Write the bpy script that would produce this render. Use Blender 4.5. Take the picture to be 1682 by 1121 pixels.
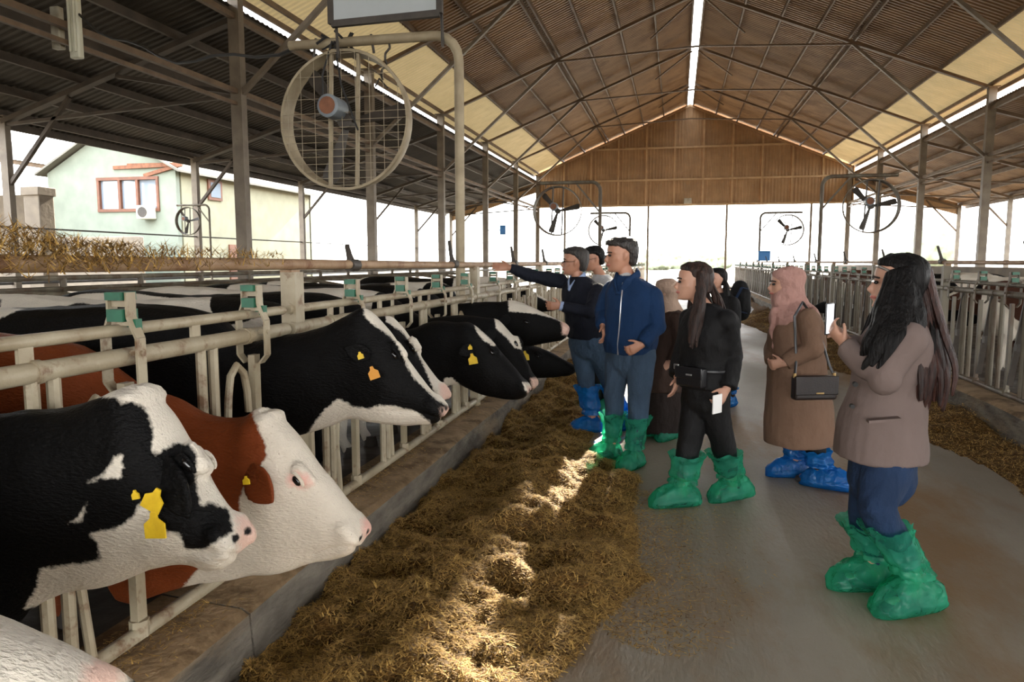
import bpy, bmesh, math, random
import numpy as np
from mathutils import Vector, Matrix
random.seed(7); RNG = np.random.default_rng(7)
for o in list(bpy.data.objects): bpy.data.objects.remove(o)
SC = bpy.context.scene; COL = SC.collection; PI = math.pi

# ---------------------------------------------------------------- camera, sky, sun, exposure
FPX = 1200.0; CXP, CYP = 841.0, 560.5; EYE = 1.6
PITCH = math.atan((560.5-430)/FPX); YAW = math.atan((1112-841)*math.cos(PITCH)/FPX)
cam = bpy.data.cameras.new('camera'); camo = bpy.data.objects.new('camera', cam); COL.objects.link(camo)
cam.sensor_width = 36; cam.lens = 36*FPX/1682; cam.clip_start = .05; cam.clip_end = 800
camo.location = (0, 0, EYE); camo.rotation_euler = (PI/2-PITCH, 0, YAW); SC.camera = camo
SC.view_settings.view_transform = 'Standard'; SC.view_settings.look = 'None'
SC.view_settings.gamma = 1; SC.view_settings.use_curve_mapping = False
SC.view_settings.exposure = 2.25
w = bpy.data.worlds.new('sky'); SC.world = w; w.use_nodes = True
nt = w.node_tree; bg = nt.nodes['Background']
tc = nt.nodes.new('ShaderNodeTexCoord'); sx = nt.nodes.new('ShaderNodeSeparateXYZ'); cr = nt.nodes.new('ShaderNodeValToRGB')
cr.color_ramp.elements[0].position = 0.0; cr.color_ramp.elements[0].color = (1, .985, .95, 1)
cr.color_ramp.elements[1].position = .7; cr.color_ramp.elements[1].color = (.80, .89, 1, 1)
nt.links.new(tc.outputs['Generated'], sx.inputs[0]); nt.links.new(sx.outputs['Z'], cr.inputs[0])
nt.links.new(cr.outputs[0], bg.inputs['Color']); bg.inputs['Strength'].default_value = 2.2
sl = bpy.data.lights.new('sun', 'SUN'); sun = bpy.data.objects.new('sun', sl); COL.objects.link(sun)
sl.energy = 5.8; sl.angle = math.radians(.9); sl.color = (1, .9, .74)
sun.rotation_euler = Vector((-.116, -1.8, -1)).to_track_quat('-Z', 'Y').to_euler()
sun.location = (5, 30, 40)
SC.cycles.max_bounces = 8; SC.cycles.diffuse_bounces = 5; SC.cycles.glossy_bounces = 3
SC.cycles.transmission_bounces = 4; SC.cycles.transparent_max_bounces = 12
SC.cycles.sample_clamp_indirect = 6; SC.cycles.caustics_reflective = False; SC.cycles.caustics_refractive = False

# ---------------------------------------------------------------- helpers
_R = np.array([math.cos(YAW), math.sin(YAW), 0]); _F = np.array([-math.sin(YAW)*math.cos(PITCH), math.cos(YAW)*math.cos(PITCH), -math.sin(PITCH)])
_U = np.cross(_R, _F); _C = np.array([0, 0, EYE])
def at(px, py, Y=None, X=None, Z=None):
    "photo measurement -> world point on the plane y=Y, x=X or z=Z"
    d = _F + _R*(px-CXP)/FPX - _U*(py-CYP)/FPX
    t = (Y/d[1]) if Y is not None else (X/d[0]) if X is not None else (Z-EYE)/d[2]
    return Vector(_C+d*t)
def project(P):
    d = np.asarray(P)-_C; z = d@_F
    return np.stack([CXP+FPX*(d@_R)/z, CYP-FPX*(d@_U)/z], -1)
def c(r, g, b, k=1.0):
    f = lambda v: (v/255/12.92 if v <= 10 else ((v/255+.055)/1.055)**2.4)*k
    return (f(r), f(g), f(b), 1)
def _h(i, j, k, s):
    n = (i*374761393+j*668265263+k*2147483647+s*1274126177) & 0xffffffff
    n = ((n ^ (n >> 13))*1274126177) & 0xffffffff
    return ((n ^ (n >> 16)) & 0xffff)/65535.0
def vn(P, s=0):
    P = np.asarray(P, float)+1000.0; I = np.floor(P).astype(np.int64); f = P-I; f = f*f*(3-2*f); r = 0
    for a in (0, 1):
        for b in (0, 1):
            for d in (0, 1):
                wt = (f[..., 0] if a else 1-f[..., 0])*(f[..., 1] if b else 1-f[..., 1])*(f[..., 2] if d else 1-f[..., 2])
                r = r+wt*_h(I[..., 0]+a, I[..., 1]+b, I[..., 2]+d, s)
    return r*2-1
def fbm(P, s=0, o=3):
    P = np.asarray(P, float); r = 0; a = 1
    for k in range(o): r = r+a*vn(P*2**k, s+k); a *= .5
    return r
def V(*a): return Vector(a)

MATS = {}
def mat(name, c1, c2=None, scale=8, rough=.7, metal=0, bump=0, bscale=60, stretch=(1, 1, 1), spec=.5, rough2=None, c3=None, s3=2.0, t3=.6):
    m = bpy.data.materials.new(name); m.use_nodes = True; n = m.node_tree.nodes; l = m.node_tree.links; b = n['Principled BSDF']
    b.inputs['Base Color'].default_value = c1; b.inputs['Roughness'].default_value = rough; b.inputs['Metallic'].default_value = metal
    b.inputs['Specular IOR Level'].default_value = spec
    t = n.new('ShaderNodeTexCoord'); mp = n.new('ShaderNodeMapping'); mp.inputs['Scale'].default_value = stretch
    l.new(t.outputs['Object'], mp.inputs[0])
    if c2:
        x = n.new('ShaderNodeTexNoise'); x.inputs['Scale'].default_value = scale; x.inputs['Detail'].default_value = 6
        l.new(mp.outputs[0], x.inputs['Vector'])
        r = n.new('ShaderNodeValToRGB'); r.color_ramp.elements[0].position = .35; r.color_ramp.elements[1].position = .65
        r.color_ramp.elements[0].color = c1; r.color_ramp.elements[1].color = c2
        l.new(x.outputs['Fac'], r.inputs[0]); out = r.outputs[0]
        if c3:
            y = n.new('ShaderNodeTexNoise'); y.inputs['Scale'].default_value = s3; y.inputs['Detail'].default_value = 8; y.inputs['Roughness'].default_value = .65
            l.new(mp.outputs[0], y.inputs['Vector'])
            rr = n.new('ShaderNodeValToRGB'); rr.color_ramp.elements[0].position = t3-.06; rr.color_ramp.elements[1].position = t3+.06
            l.new(y.outputs['Fac'], rr.inputs[0]); mx = n.new('ShaderNodeMix'); mx.data_type = 'RGBA'
            l.new(rr.outputs[0], mx.inputs['Factor']); l.new(out, mx.inputs['A']); mx.inputs['B'].default_value = c3; out = mx.outputs['Result']
        l.new(out, b.inputs['Base Color'])
        if rough2 is not None:
            mr = n.new('ShaderNodeMapRange'); mr.inputs['From Min'].default_value = .35; mr.inputs['From Max'].default_value = .65
            mr.inputs['To Min'].default_value = rough; mr.inputs['To Max'].default_value = rough2
            l.new(x.outputs['Fac'], mr.inputs[0]); l.new(mr.outputs[0], b.inputs['Roughness'])
    if bump:
        z = n.new('ShaderNodeTexNoise'); z.inputs['Scale'].default_value = bscale; z.inputs['Detail'].default_value = 5
        l.new(mp.outputs[0], z.inputs['Vector']); bp = n.new('ShaderNodeBump'); bp.inputs['Strength'].default_value = bump; bp.inputs['Distance'].default_value = .02
        l.new(z.outputs['Fac'], bp.inputs['Height']); l.new(bp.outputs[0], b.inputs['Normal'])
    MATS[name] = m; return m

WL = {}
def tag(o, label=None, cat=None, group=None, kind=None):
    if label: o['label'] = label
    if cat: o['category'] = cat
    if group: o['group'] = group
    if kind: o['kind'] = kind
    return o
def thing(name, label, cat, loc=(0, 0, 0), group=None):
    o = bpy.data.objects.new(name, None); COL.objects.link(o); o.location = loc; WL[o.name] = Vector(loc); o.empty_display_size = .1
    return tag(o, label, cat, group)
def struct(name, loc=(0, 0, 0)):
    o = bpy.data.objects.new(name, None); COL.objects.link(o); o.location = loc; WL[o.name] = Vector(loc); o['kind'] = 'structure'; return o
def wl(o): return WL.get(o.name, Vector((0, 0, 0)))
def link(name, me, m, parent=None, org=None):
    "mesh in world coordinates -> object; origin at its base or at its parent's origin"
    if m is not None and not me.materials:
        for mm in (m if isinstance(m, (list, tuple)) else [m]): me.materials.append(MATS[mm] if isinstance(mm, str) else mm)
    n = len(me.vertices); co = np.empty(n*3, np.float32); me.vertices.foreach_get('co', co); co = co.reshape(-1, 3)
    if parent is not None: org = wl(parent)
    elif org is None:
        lo, hi = co.min(0), co.max(0); org = Vector((float(lo[0]+hi[0])/2, float(lo[1]+hi[1])/2, float(lo[2])))
    co -= np.array(org, np.float32); me.vertices.foreach_set('co', co.ravel()); me.update()
    o = bpy.data.objects.new(name, me); COL.objects.link(o); WL[o.name] = Vector(org)
    if parent is not None: o.parent = parent
    else: o.location = org
    return o
def frame_of(d, up):
    d = d.normalized(); s = d.cross(up)
    if s.length < 1e-4: s = d.cross(Vector((1, 0, 0)))
    s.normalize(); return s, s.cross(d).normalized()
class MB:
    def __init__(s): s.v = []; s.f = []; s.mi = []; s.cm = 0
    def add(s, vs, fs):
        k = len(s.v); s.v += [tuple(p) for p in vs]; s.f += [tuple(i+k for i in f) for f in fs]; s.mi += [s.cm]*len(fs); return s
    def box(s, cen, size, R=None):
        x, y, z = [q/2 for q in size]; P = [Vector((a*x, b*y, d*z)) for a in (-1, 1) for b in (-1, 1) for d in (-1, 1)]
        if R is not None: P = [R@p for p in P]
        return s.add([p+Vector(cen) for p in P], [(0, 1, 3, 2), (4, 6, 7, 5), (0, 4, 5, 1), (2, 3, 7, 6), (0, 2, 6, 4), (1, 5, 7, 3)])
    def bar(s, a, b, w, h, up=(0, 0, 1)):
        a, b = Vector(a), Vector(b); sd, u = frame_of(b-a, Vector(up)); P = []
        for q in (a, b): P += [q+sd*i*w/2+u*j*h/2 for i, j in ((-1, -1), (1, -1), (1, 1), (-1, 1))]
        return s.add(P, [(3, 2, 1, 0), (4, 5, 6, 7), (0, 1, 5, 4), (1, 2, 6, 5), (2, 3, 7, 6), (3, 0, 4, 7)])
    def loft(s, rings, caps=True):
        n = len(rings[0]); k = len(rings); vs = [p for r in rings for p in r]; fs = []
        for i in range(k-1):
            for j in range(n):
                a = i*n+j; b = i*n+(j+1) % n; fs.append((a, b, b+n, a+n))
        if caps: fs += [tuple(range(n-1, -1, -1)), tuple((k-1)*n+j for j in range(n))]
        return s.add(vs, fs)
    def tube(s, pts, r, n=8, side=None, flat=1.0, round_=False, caps=True):
        "chain of rings along pts, radius r (number or list); side = direction of the long axis, flat = short/long"
        P = [Vector(p) for p in pts]; R = list(r) if hasattr(r, '__len__') else [r]*len(P)
        FL = list(flat) if hasattr(flat, '__len__') else [flat]*len(P)
        T = [(P[min(i+1, len(P)-1)]-P[max(i-1, 0)]).normalized() for i in range(len(P))]
        if round_:
            P2, R2, T2, F2 = [], [], [], []
            for a, kk in ((.999, .25), (.7, .72), (.3, .95)): P2.append(P[0]-T[0]*R[0]*a*min(FL[0], 1)); R2.append(R[0]*kk); T2.append(T[0]); F2.append(FL[0])
            P2 += P; R2 += R; T2 += T; F2 += FL
            for a, kk in ((.3, .95), (.7, .72), (.999, .25)): P2.append(P[-1]+T[-1]*R[-1]*a*min(FL[-1], 1)); R2.append(R[-1]*kk); T2.append(T[-1]); F2.append(FL[-1])
            P, R, T, FL = P2, R2, T2, F2
        u = Vector(side) if side is not None else None; rings = []; prev = None
        for p, rr, t, fl in zip(P, R, T, FL):
            if u is not None: a = u-t*u.dot(t)
            elif prev is not None: a = prev-t*prev.dot(t)
            else: a = frame_of(t, Vector((0, 0, 1)))[0]
            if a.length < 1e-4: a = frame_of(t, Vector((0, 1, 0)))[0]
            a.normalize(); prev = a; b = t.cross(a)
            rings.append([p+a*rr*math.cos(2*PI*j/n)+b*rr*fl*math.sin(2*PI*j/n) for j in range(n)])
        return s.loft(rings, caps)
    def mesh(s, name='m', ang=42):
        me = bpy.data.meshes.new(name); me.from_pydata(s.v, [], s.f); me.update()
        if any(s.mi): me.polygons.foreach_set('material_index', s.mi)
        me.polygons.foreach_set('use_smooth', [True]*len(me.polygons))
        try: me.set_sharp_from_angle(angle=math.radians(ang))
        except Exception: pass
        return me
    def build(s, name, m, parent=None, label=None, cat=None, group=None, kind=None, org=None, ang=42):
        return tag(link(name, s.mesh(name, ang), m, parent, org), label, cat, group, kind)
def bevel(o, wd=.01, seg=2):
    bm = bmesh.new(); bm.from_mesh(o.data)
    es = [e for e in bm.edges if len(e.link_faces) == 2 and e.calc_face_angle(0) > .6]
    bmesh.ops.bevel(bm, geom=es, offset=wd, segments=seg, affect='EDGES', profile=.5); bm.to_mesh(o.data); bm.free(); return o
def inst(name, me, parent, loc=(0, 0, 0), rot=None):
    o = bpy.data.objects.new(name, me); COL.objects.link(o); o.parent = parent; o.location = loc
    if rot: o.rotation_euler = rot
    return o
def copy_tree(o, loc=None, parent=None, label=None, group=None):
    q = o.copy(); COL.objects.link(q); q.parent = parent
    if loc is not None: q.location = loc
    if label: q['label'] = label
    if group: q['group'] = group
    for ch in list(o.children): copy_tree(ch, None, q)
    return q
def organic(mb, vox, smooth=4, name='body', adapt=0):
    me = mb.mesh('t'); o = bpy.data.objects.new('t', me); COL.objects.link(o)
    r = o.modifiers.new('r', 'REMESH'); r.mode = 'VOXEL'; r.voxel_size = vox; r.use_smooth_shade = True
    if smooth: q = o.modifiers.new('s', 'SMOOTH'); q.factor = .5; q.iterations = smooth
    dg = bpy.context.evaluated_depsgraph_get(); out = bpy.data.meshes.new_from_object(o.evaluated_get(dg)); out.name = name
    bpy.data.objects.remove(o); bpy.data.meshes.remove(me); return out
def coords(me):
    a = np.empty(len(me.vertices)*3, np.float32); me.vertices.foreach_get('co', a); return a.reshape(-1, 3).astype(float)
def normals(me):
    a = np.empty(len(me.vertices)*3, np.float32); me.vertex_normals.foreach_get('vector', a); return a.reshape(-1, 3).astype(float)
def setco(me, P): me.vertices.foreach_set('co', np.asarray(P, np.float32).ravel()); me.update()
def setattr_(me, name, a):
    t = me.attributes.new(name, 'FLOAT', 'POINT'); t.data.foreach_set('value', np.asarray(a, np.float32))
def sdf_poly(Q, poly):
    "signed distance to a polygon, positive inside"
    P = np.asarray(poly, float); d = np.full(len(Q), 1e9); ins = np.zeros(len(Q), bool)
    for i in range(len(P)):
        a, b = P[i-1], P[i]; e = b-a; wv = Q-a; t = np.clip((wv@e)/max(e@e, 1e-9), 0, 1); d = np.minimum(d, np.hypot(*(wv-t[:, None]*e).T))
        cnd = ((a[1] <= Q[:, 1]) != (b[1] <= Q[:, 1])); x = a[0]+(Q[:, 1]-a[1])*(b[0]-a[0])/(b[1]-a[1]+1e-12); ins ^= cnd & (Q[:, 0] < x)
    return np.where(ins, d, -d)

# ---------------------------------------------------------------- materials
mat('roof_tin', c(164, 132, 98), c(140, 110, 80), 1.2, .6, .0, .1, 40, c3=c(124, 94, 66), s3=.7, t3=.58)
mat('stud_wood', c(190, 160, 122), c(170, 140, 104), 3, .7)
mat('gable_tin', c(172, 138, 100), c(150, 118, 84), 1.5, .6, 0, .1, 30, c3=c(148, 120, 90), s3=.6)
mat('steel_brown', c(112, 90, 68), c(88, 70, 52), 3, .65, 0, .15, 50)
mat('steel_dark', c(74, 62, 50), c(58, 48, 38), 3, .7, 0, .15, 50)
mat('post_steel', c(122, 110, 94), c(102, 90, 76), 3, .6, 0, .1, 40, c3=c(96, 70, 52), s3=2.5, t3=.66)
mat('concrete_floor', c(160, 150, 134), c(134, 124, 108), .9, .42, 0, .3, 45, rough2=.62, stretch=(1, .35, 1), c3=c(132, 104, 70), s3=.6, t3=.56)
mat('concrete_curb', c(122, 114, 102), c(82, 76, 68), 7, .9, 0, 1.2, 30, (1, .5, 1.6), c3=c(124, 108, 88), s3=1.6, t3=.6, spec=.2)
mat('pen_floor', c(70, 58, 46), c(48, 40, 32), 2, .5, 0, .4, 12, rough2=.8, spec=.3)
mat('apron', c(196, 188, 172), c(180, 172, 154), .3, .95, 0, .1, 4)
mat('roof_dark', c(66, 58, 48), c(52, 46, 38), 1.2, .75, .0, .1, 40)  # darker brown than roof_tin, for the left lean-to and the rear panels
mat('kerb_top', c(150, 124, 92), c(120, 96, 66), 5, .95, 0, .6, 26, c3=c(92, 70, 42), s3=4, t3=.56)
mat('yard', c(122, 112, 96), c(100, 92, 76), .25, .95, 0, .1, 4)
mat('field', c(150, 158, 116), c(128, 142, 100), .05, .95)
mat('pale_paint', c(166, 155, 132), c(142, 128, 104), 5, .5, 0, .12, 60, c3=c(112, 86, 62), s3=11, t3=.62)
mat('galv', c(178, 172, 156), c(150, 140, 120), 6, .5, .1, .12, 60, c3=c(120, 96, 72), s3=5, t3=.66)
mat('galv_dull', c(108, 100, 84), c(78, 70, 56), 6, .6, .0, .12, 60, (1, 1, .3), c3=c(78, 60, 42), s3=5, t3=.54)
mat('green_plastic', c(28, 98, 70), c(20, 78, 56), 12, .45)
mat('neck_pipe', c(158, 130, 100), c(132, 102, 74), 7, .6, 0, .2, 40, c3=c(110, 72, 44), s3=5, t3=.6)
mat('dark_iron', c(62, 54, 46), c(46, 40, 34), 8, .6)
mat('black_rubber', c(30, 28, 27), None, 8, .7)
mat('motor_grey', c(120, 128, 134), c(104, 110, 116), 8, .5)
mat('rust', c(130, 84, 58), c(104, 66, 46), 9, .8)
mat('fan_cream', c(158, 144, 118), c(130, 116, 92), 5, .6, 0, .1, 40)
mat('wire', c(150, 138, 116), None, 8, .6)
mat('board_grey', c(168, 174, 176), c(156, 162, 164), 2, .5)
mat('green_wall', c(128, 134, 120), c(118, 124, 111), 2, .9, 0, .1, 30)
mat('yellow_wall', c(148, 144, 120), c(138, 134, 112), 2, .9, 0, .1, 30)
mat('brown_frame', c(110, 66, 44), c(92, 56, 38), 5, .6)
mat('concrete_pale', c(128, 116, 100), c(108, 98, 86), 2, .9, 0, .3, 12)
mat('shed_roof', c(120, 116, 106), c(104, 100, 90), 2, .7)
mat('lamp_white', c(206, 204, 184), None, 4, .4)
mat('blue_plastic', c(54, 118, 178), None, 4, .5)
mat('hay', c(104, 74, 34), c(66, 46, 20), 26, .95, 0, 1.0, 70, c3=c(160, 122, 64), s3=40, t3=.6, spec=.2)
mat('straw', c(190, 156, 92), c(140, 104, 54), 3, .8)
mat('tree_haze', c(150, 156, 132), c(130, 138, 112), 3, .9)  # distance haze is put into this pale crown colour
mat('bark', c(110, 92, 72), None, 3, .9)
def pale_sheet():
    m = mat('eave_pale', c(206, 186, 148), c(190, 170, 132), 2, .6); n = m.node_tree.nodes; l = m.node_tree.links; b = n['Principled BSDF']
    t = n.new('ShaderNodeBsdfTranslucent'); t.inputs[0].default_value = c(214, 190, 140); x = n.new('ShaderNodeMixShader'); x.inputs[0].default_value = .035
    l.new(b.outputs[0], x.inputs[1]); l.new(t.outputs[0], x.inputs[2]); l.new(x.outputs[0], n['Material Output'].inputs[0])
pale_sheet()
def glass():
    m = bpy.data.materials.new('glass'); m.use_nodes = True; b = m.node_tree.nodes['Principled BSDF']
    b.inputs['Base Color'].default_value = c(120, 130, 140); b.inputs['Roughness'].default_value = .05; b.inputs['Metallic'].default_value = .0
    b.inputs['Specular IOR Level'].default_value = 1.0; MATS['glass'] = m
glass()
# ================================================================ the building
RX, RZ, SLOPE = .5, 10.2, .42          # ridge
XL, XR = -8.0, 8.85                    # post rows
OXL, OXR = -13.3, 14.2                 # outer posts of the lean-tos
BAYS = [.5+6*k for k in range(-2, 8)]  # trusses; the gable stands at 42.5
Y0, Y1 = BAYS[0], 42.5
BL, BR = -1.78, 3.13                   # headlock barriers
CL, CR = -1.56, 2.9                    # kerb faces
def roofz(x): return RZ-SLOPE*abs(x-RX)
def quad_grid(x0, x1, y0, y1, z, nx, ny, fz=None):
    xs = np.linspace(x0, x1, nx+1); ys = np.linspace(y0, y1, ny+1); m = MB()
    vs = [(x, y, z if fz is None else fz(x, y)) for y in ys for x in xs]
    fs = [(j*(nx+1)+i, j*(nx+1)+i+1, (j+1)*(nx+1)+i+1, (j+1)*(nx+1)+i) for j in range(ny) for i in range(nx)]
    return m.add(vs, fs)
quad_grid(CL-.3, CR+.3, -14, 60, 0, 4, 30).build('floor', 'concrete_floor', kind='structure')
quad_grid(-13.6, CL-.28, -14, 46, .1, 4, 10).build('floor_left', 'pen_floor', kind='structure')
quad_grid(CR+.28, 14.6, -14, 46, .1, 4, 10).build('floor_right', 'pen_floor', kind='structure')
quad_grid(-160, 160, -60, 420, -.06, 8, 8).build('floor_yard', 'yard', kind='structure')
quad_grid(-14, 16, 46, 110, -.04, 4, 8).build('floor_apron', 'apron', kind='structure')
for side, cx_, sg in (('left', CL, -1), ('right', CR, 1)):
    m = MB(); k = struct('trim_kerb_'+side, (cx_, 0, 0)); y = -13.6; i = 0
    while y < 44:                      # cast lengths of kerb, joints between
        L = 4.0; q = MB(); pr = []
        for t in np.linspace(y+.006, y+L-.006, 11):
            j = float(vn((t*1.7, sg, .3), 3))*.012; h = .27+float(vn((t*.9, sg, 5.), 4))*.012
            pr.append([V(cx_+sg*(j+.0), t, -.02), V(cx_+sg*(.02+j), t, h-.02), V(cx_+sg*.05, t, h), V(cx_+sg*.40, t, h+.02), V(cx_+sg*.46, t, h-.03), V(cx_+sg*.46, t, -.02)][::-sg])
        o = q.loft(pr).build('kerb_length', ['concrete_curb', 'kerb_top'], k); y += L
        for pg in o.data.polygons: pg.material_index = 1 if abs(pg.normal.z) > .75 and pg.center.z > .2 else 0

def sheet_mesh(name, p_top, p_bot, width, period=.17, amp=.022):
    "corrugated sheet; ribs run from p_top to p_bot, repeated along +Y (local origin at p_top)"
    n = int(round(width/period)); prof = []
    for i in range(n):
        b = i*period
        prof += [(b, 0), (b+period*.28, 0), (b+period*.5, amp), (b+period*.78, amp)]
    prof.append((n*period, 0)); d = Vector(p_bot)-Vector(p_top); nn = Vector((0, 1, 0)).cross(d).normalized()
    if nn.z < 0: nn = -nn
    m = MB(); vs = []
    for e in (Vector(p_top), Vector(p_bot)): vs += [e+Vector((0, y, 0))+nn*z for y, z in prof]
    k = len(prof); m.add(vs, [(i, i+1, k+i+1, k+i) for i in range(k-1)])
    me = m.mesh(name, 20); return me, n*period
def roof(name, xt, zt, xb, zb, ya, yb, m='roof_tin', eave=None):
    r = struct(name, (xt, ya, zt)); wd = 2.04; me, wd = sheet_mesh(name+'_sheet', (0, 0, 0), (xb-xt, 0, zb-zt), wd); me.materials.append(MATS[m])
    y = 0
    while y < yb-ya-.1: inst('roof_sheet', me, r, (0, y, 0)); y += wd
    if eave:                                             # a strip of pale, slightly translucent sheets along the eave
        xe, ze = eave; me2, wd = sheet_mesh('eave_sheet', (xb-xt, 0, zb-zt), (xe-xt, 0, ze-zt), 2.04); me2.materials.append(MATS['eave_pale']); y = 0
        while y < yb-ya-.1: inst('eave_sheet', me2, r, (0, y, 0)); y += wd
    return r
ya, yb = Y0-.3, Y1+.3
cl = roof('ceiling', RX-.165, roofz(RX-.165)+.12, XL+1.35, roofz(XL+1.35)+.12, ya, yb, eave=(XL-.35, roofz(XL-.35)+.12))
cr_ = roof('ceiling_right', RX+.165, roofz(RX+.165)+.12, XR-1.35, roofz(XR-1.35)+.12, ya, yb, eave=(XR+.35, roofz(XR+.35)+.12))
LZT, LZB = 6.12, 4.5
ll = roof('ceiling_lean_left', XL-.02, LZT+.12, OXL-.5, LZT+.12-(LZT-LZB)/(XL-OXL)*(XL-OXL+.48), ya, yb, 'roof_dark')
lr = roof('ceiling_lean_right', XR+.02, LZT+.12, OXR+.5, LZT+.12-(LZT-LZB)/(OXR-XR)*(OXR-XR+.48), ya, yb)
# purlins
def purlins(par, xs, zf, sg):
    for x in xs: MB().box((x, (ya+yb)/2, zf(x)+.055), (.055, yb-ya, .11)).build('purlin', 'steel_brown', par)
purlins(cl, [RX-.17, RX-1.4, RX-2.5, RX-3.55, RX-4.45, RX-4.62, RX-5.8, RX-7.0, XL+.02, XL-.28], roofz, -1)
purlins(cr_, [RX+.17, RX+1.4, RX+2.5, RX+3.55, RX+4.45, RX+4.62, RX+5.8, RX+7.0, XR-.02, XR+.28], roofz, 1)
lzl = lambda x: LZT-(LZT-LZB)/(XL-OXL)*(XL-x); lzr = lambda x: LZT-(LZT-LZB)/(OXR-XR)*(x-XR)
def boxpurl(par, xs, zf):
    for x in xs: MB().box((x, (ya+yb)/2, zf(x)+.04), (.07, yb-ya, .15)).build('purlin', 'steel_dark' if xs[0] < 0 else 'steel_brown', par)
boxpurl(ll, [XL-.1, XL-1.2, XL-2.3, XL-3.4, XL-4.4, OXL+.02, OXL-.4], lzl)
boxpurl(lr, [XR+.1, XR+1.2, XR+2.3, XR+3.4, XR+4.4, OXR-.02, OXR+.4], lzr)
for s in (-1, 1): MB().box((RX+s*.185, (ya+yb)/2, roofz(RX+.2)+.2), (.03, yb-ya, .2)).build('ridge_flashing', 'galv', cl if s < 0 else cr_)
# trusses (ceiling > truss > members)
def truss(par, Y, full):
    t = bpy.data.objects.new('truss', None); COL.objects.link(t); t.parent = par; t.location = Vector((0, Y, 0))-wl(par); WL[t.name] = Vector((0, Y, 0)); S = 'steel_brown'
    for xe, sg in ((XL, -1), (XR, 1)):
        px = RX+sg*4.5
        MB().bar((xe+sg*.1, Y, roofz(xe)-.10), (px, Y, roofz(px)-.16), .08, .14, (0, 1, 0)).build('lower_rafter', S, t)
        MB().bar((px, Y, roofz(px)-.16), (RX+sg*.15, Y, roofz(RX)-.30), .08, .14, (0, 1, 0)).build('upper_rafter', S, t)
        if full:
            MB().bar((xe, Y, 4.62), (px, Y, roofz(px)-.2), .08, .10, (0, 1, 0)).build('knee_brace', 'post_steel', t)
            MB().bar((px, Y, roofz(px)-.2), (RX, Y, roofz(px)+.02), .05, .06, (0, 1, 0)).build('collar_tie', S, t)
            MB().bar((RX+sg*.12, Y, roofz(RX)-.4), (RX+sg*1.6, Y+2.9, roofz(RX+1.6)-.05), .04, .05, (0, 0, 1)).build('ridge_brace', S, t)
    return t
for Y in BAYS[:-1]: truss(cl, Y, True)
def lean_truss(par, Y, xi, xo, zf, sg):
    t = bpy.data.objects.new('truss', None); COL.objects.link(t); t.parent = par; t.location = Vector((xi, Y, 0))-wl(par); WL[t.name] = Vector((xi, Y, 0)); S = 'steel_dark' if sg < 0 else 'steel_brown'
    MB().bar((xi, Y, zf(xi)-.1), (xo, Y, zf(xo)-.1), .09, .16, (0, 1, 0)).build('rafter', S, t)
    MB().bar((xi, Y, 4.7), (xi+sg*2.6, Y, zf(xi+sg*2.6)-.18), .07, .08, (0, 1, 0)).build('knee_brace', S, t)
    MB().bar((xo, Y, 3.1), (xo-sg*1.6, Y, zf(xo-sg*1.6)-.18), .07, .08, (0, 1, 0)).build('outer_brace', S, t)
    MB().bar((xi, Y, 4.66), (xo, Y, 4.34), .06, .08, (0, 1, 0)).build('tie_beam', S, t)
for Y in BAYS:
    lean_truss(ll, Y, XL, OXL, lzl, -1); lean_truss(lr, Y, XR, OXR, lzr, 1)
# rows of posts, with the long beams between them
def post_row(name, x, ztop, w_, base=.1, beams=()):
    r = struct(name, (x, 0, 0)); pm = None
    for Y in BAYS:
        p = MB(); p.box((x, Y, (ztop+base)/2), (w_, w_*.8, ztop-base)); p.box((x, Y, base+.012), (w_*1.9, w_*1.7, .024)); p.box((x, Y, ztop-.02), (w_*1.5, w_*1.5, .03))
        o = p.build('post', 'post_steel', r); o['kind'] = 'structure'
    for z, wd, m in beams: MB().box((x, (Y0+Y1)/2, z), (wd, Y1-Y0, wd)).build('long_beam', m, r)
    return r
wlft = post_row('wall_left', XL, roofz(XL)-.02, .22, .1, ((4.72, .09, 'steel_brown'), (4.5, .06, 'steel_brown'), (6.05, .10, 'steel_brown')))
wrgt = post_row('wall_right', XR, roofz(XR)-.02, .22, .1, ((4.72, .09, 'steel_brown'), (4.5, .06, 'steel_brown'), (6.05, .10, 'steel_brown')))
post_row('wall_outer_left', OXL, LZB+.02, .17, .0, ((1.15, .05, 'dark_iron'), (2.3, .035, 'dark_iron')))
post_row('wall_outer_right', OXR, LZB+.02, .17, .0, ((1.15, .05, 'dark_iron'),))
# unseen rear gable and left siding, added to darken the near end
rw = struct('wall_blocker', (RX, Y0, 0))
m = MB(); m.add([(XL, Y0-.2, 4.7), (XR, Y0-.2, 4.7), (XR, Y0-.2, roofz(XR)), (RX, Y0-.2, roofz(RX)), (XL, Y0-.2, roofz(XL))], [tuple(range(5))]); m.build('shade_panel', 'roof_dark', rw)
MB().box((OXL-.15, (Y0+9)/2, 2.3), (.06, 9-Y0, 4.6)).build('shade_panel', 'roof_dark', rw)
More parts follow.
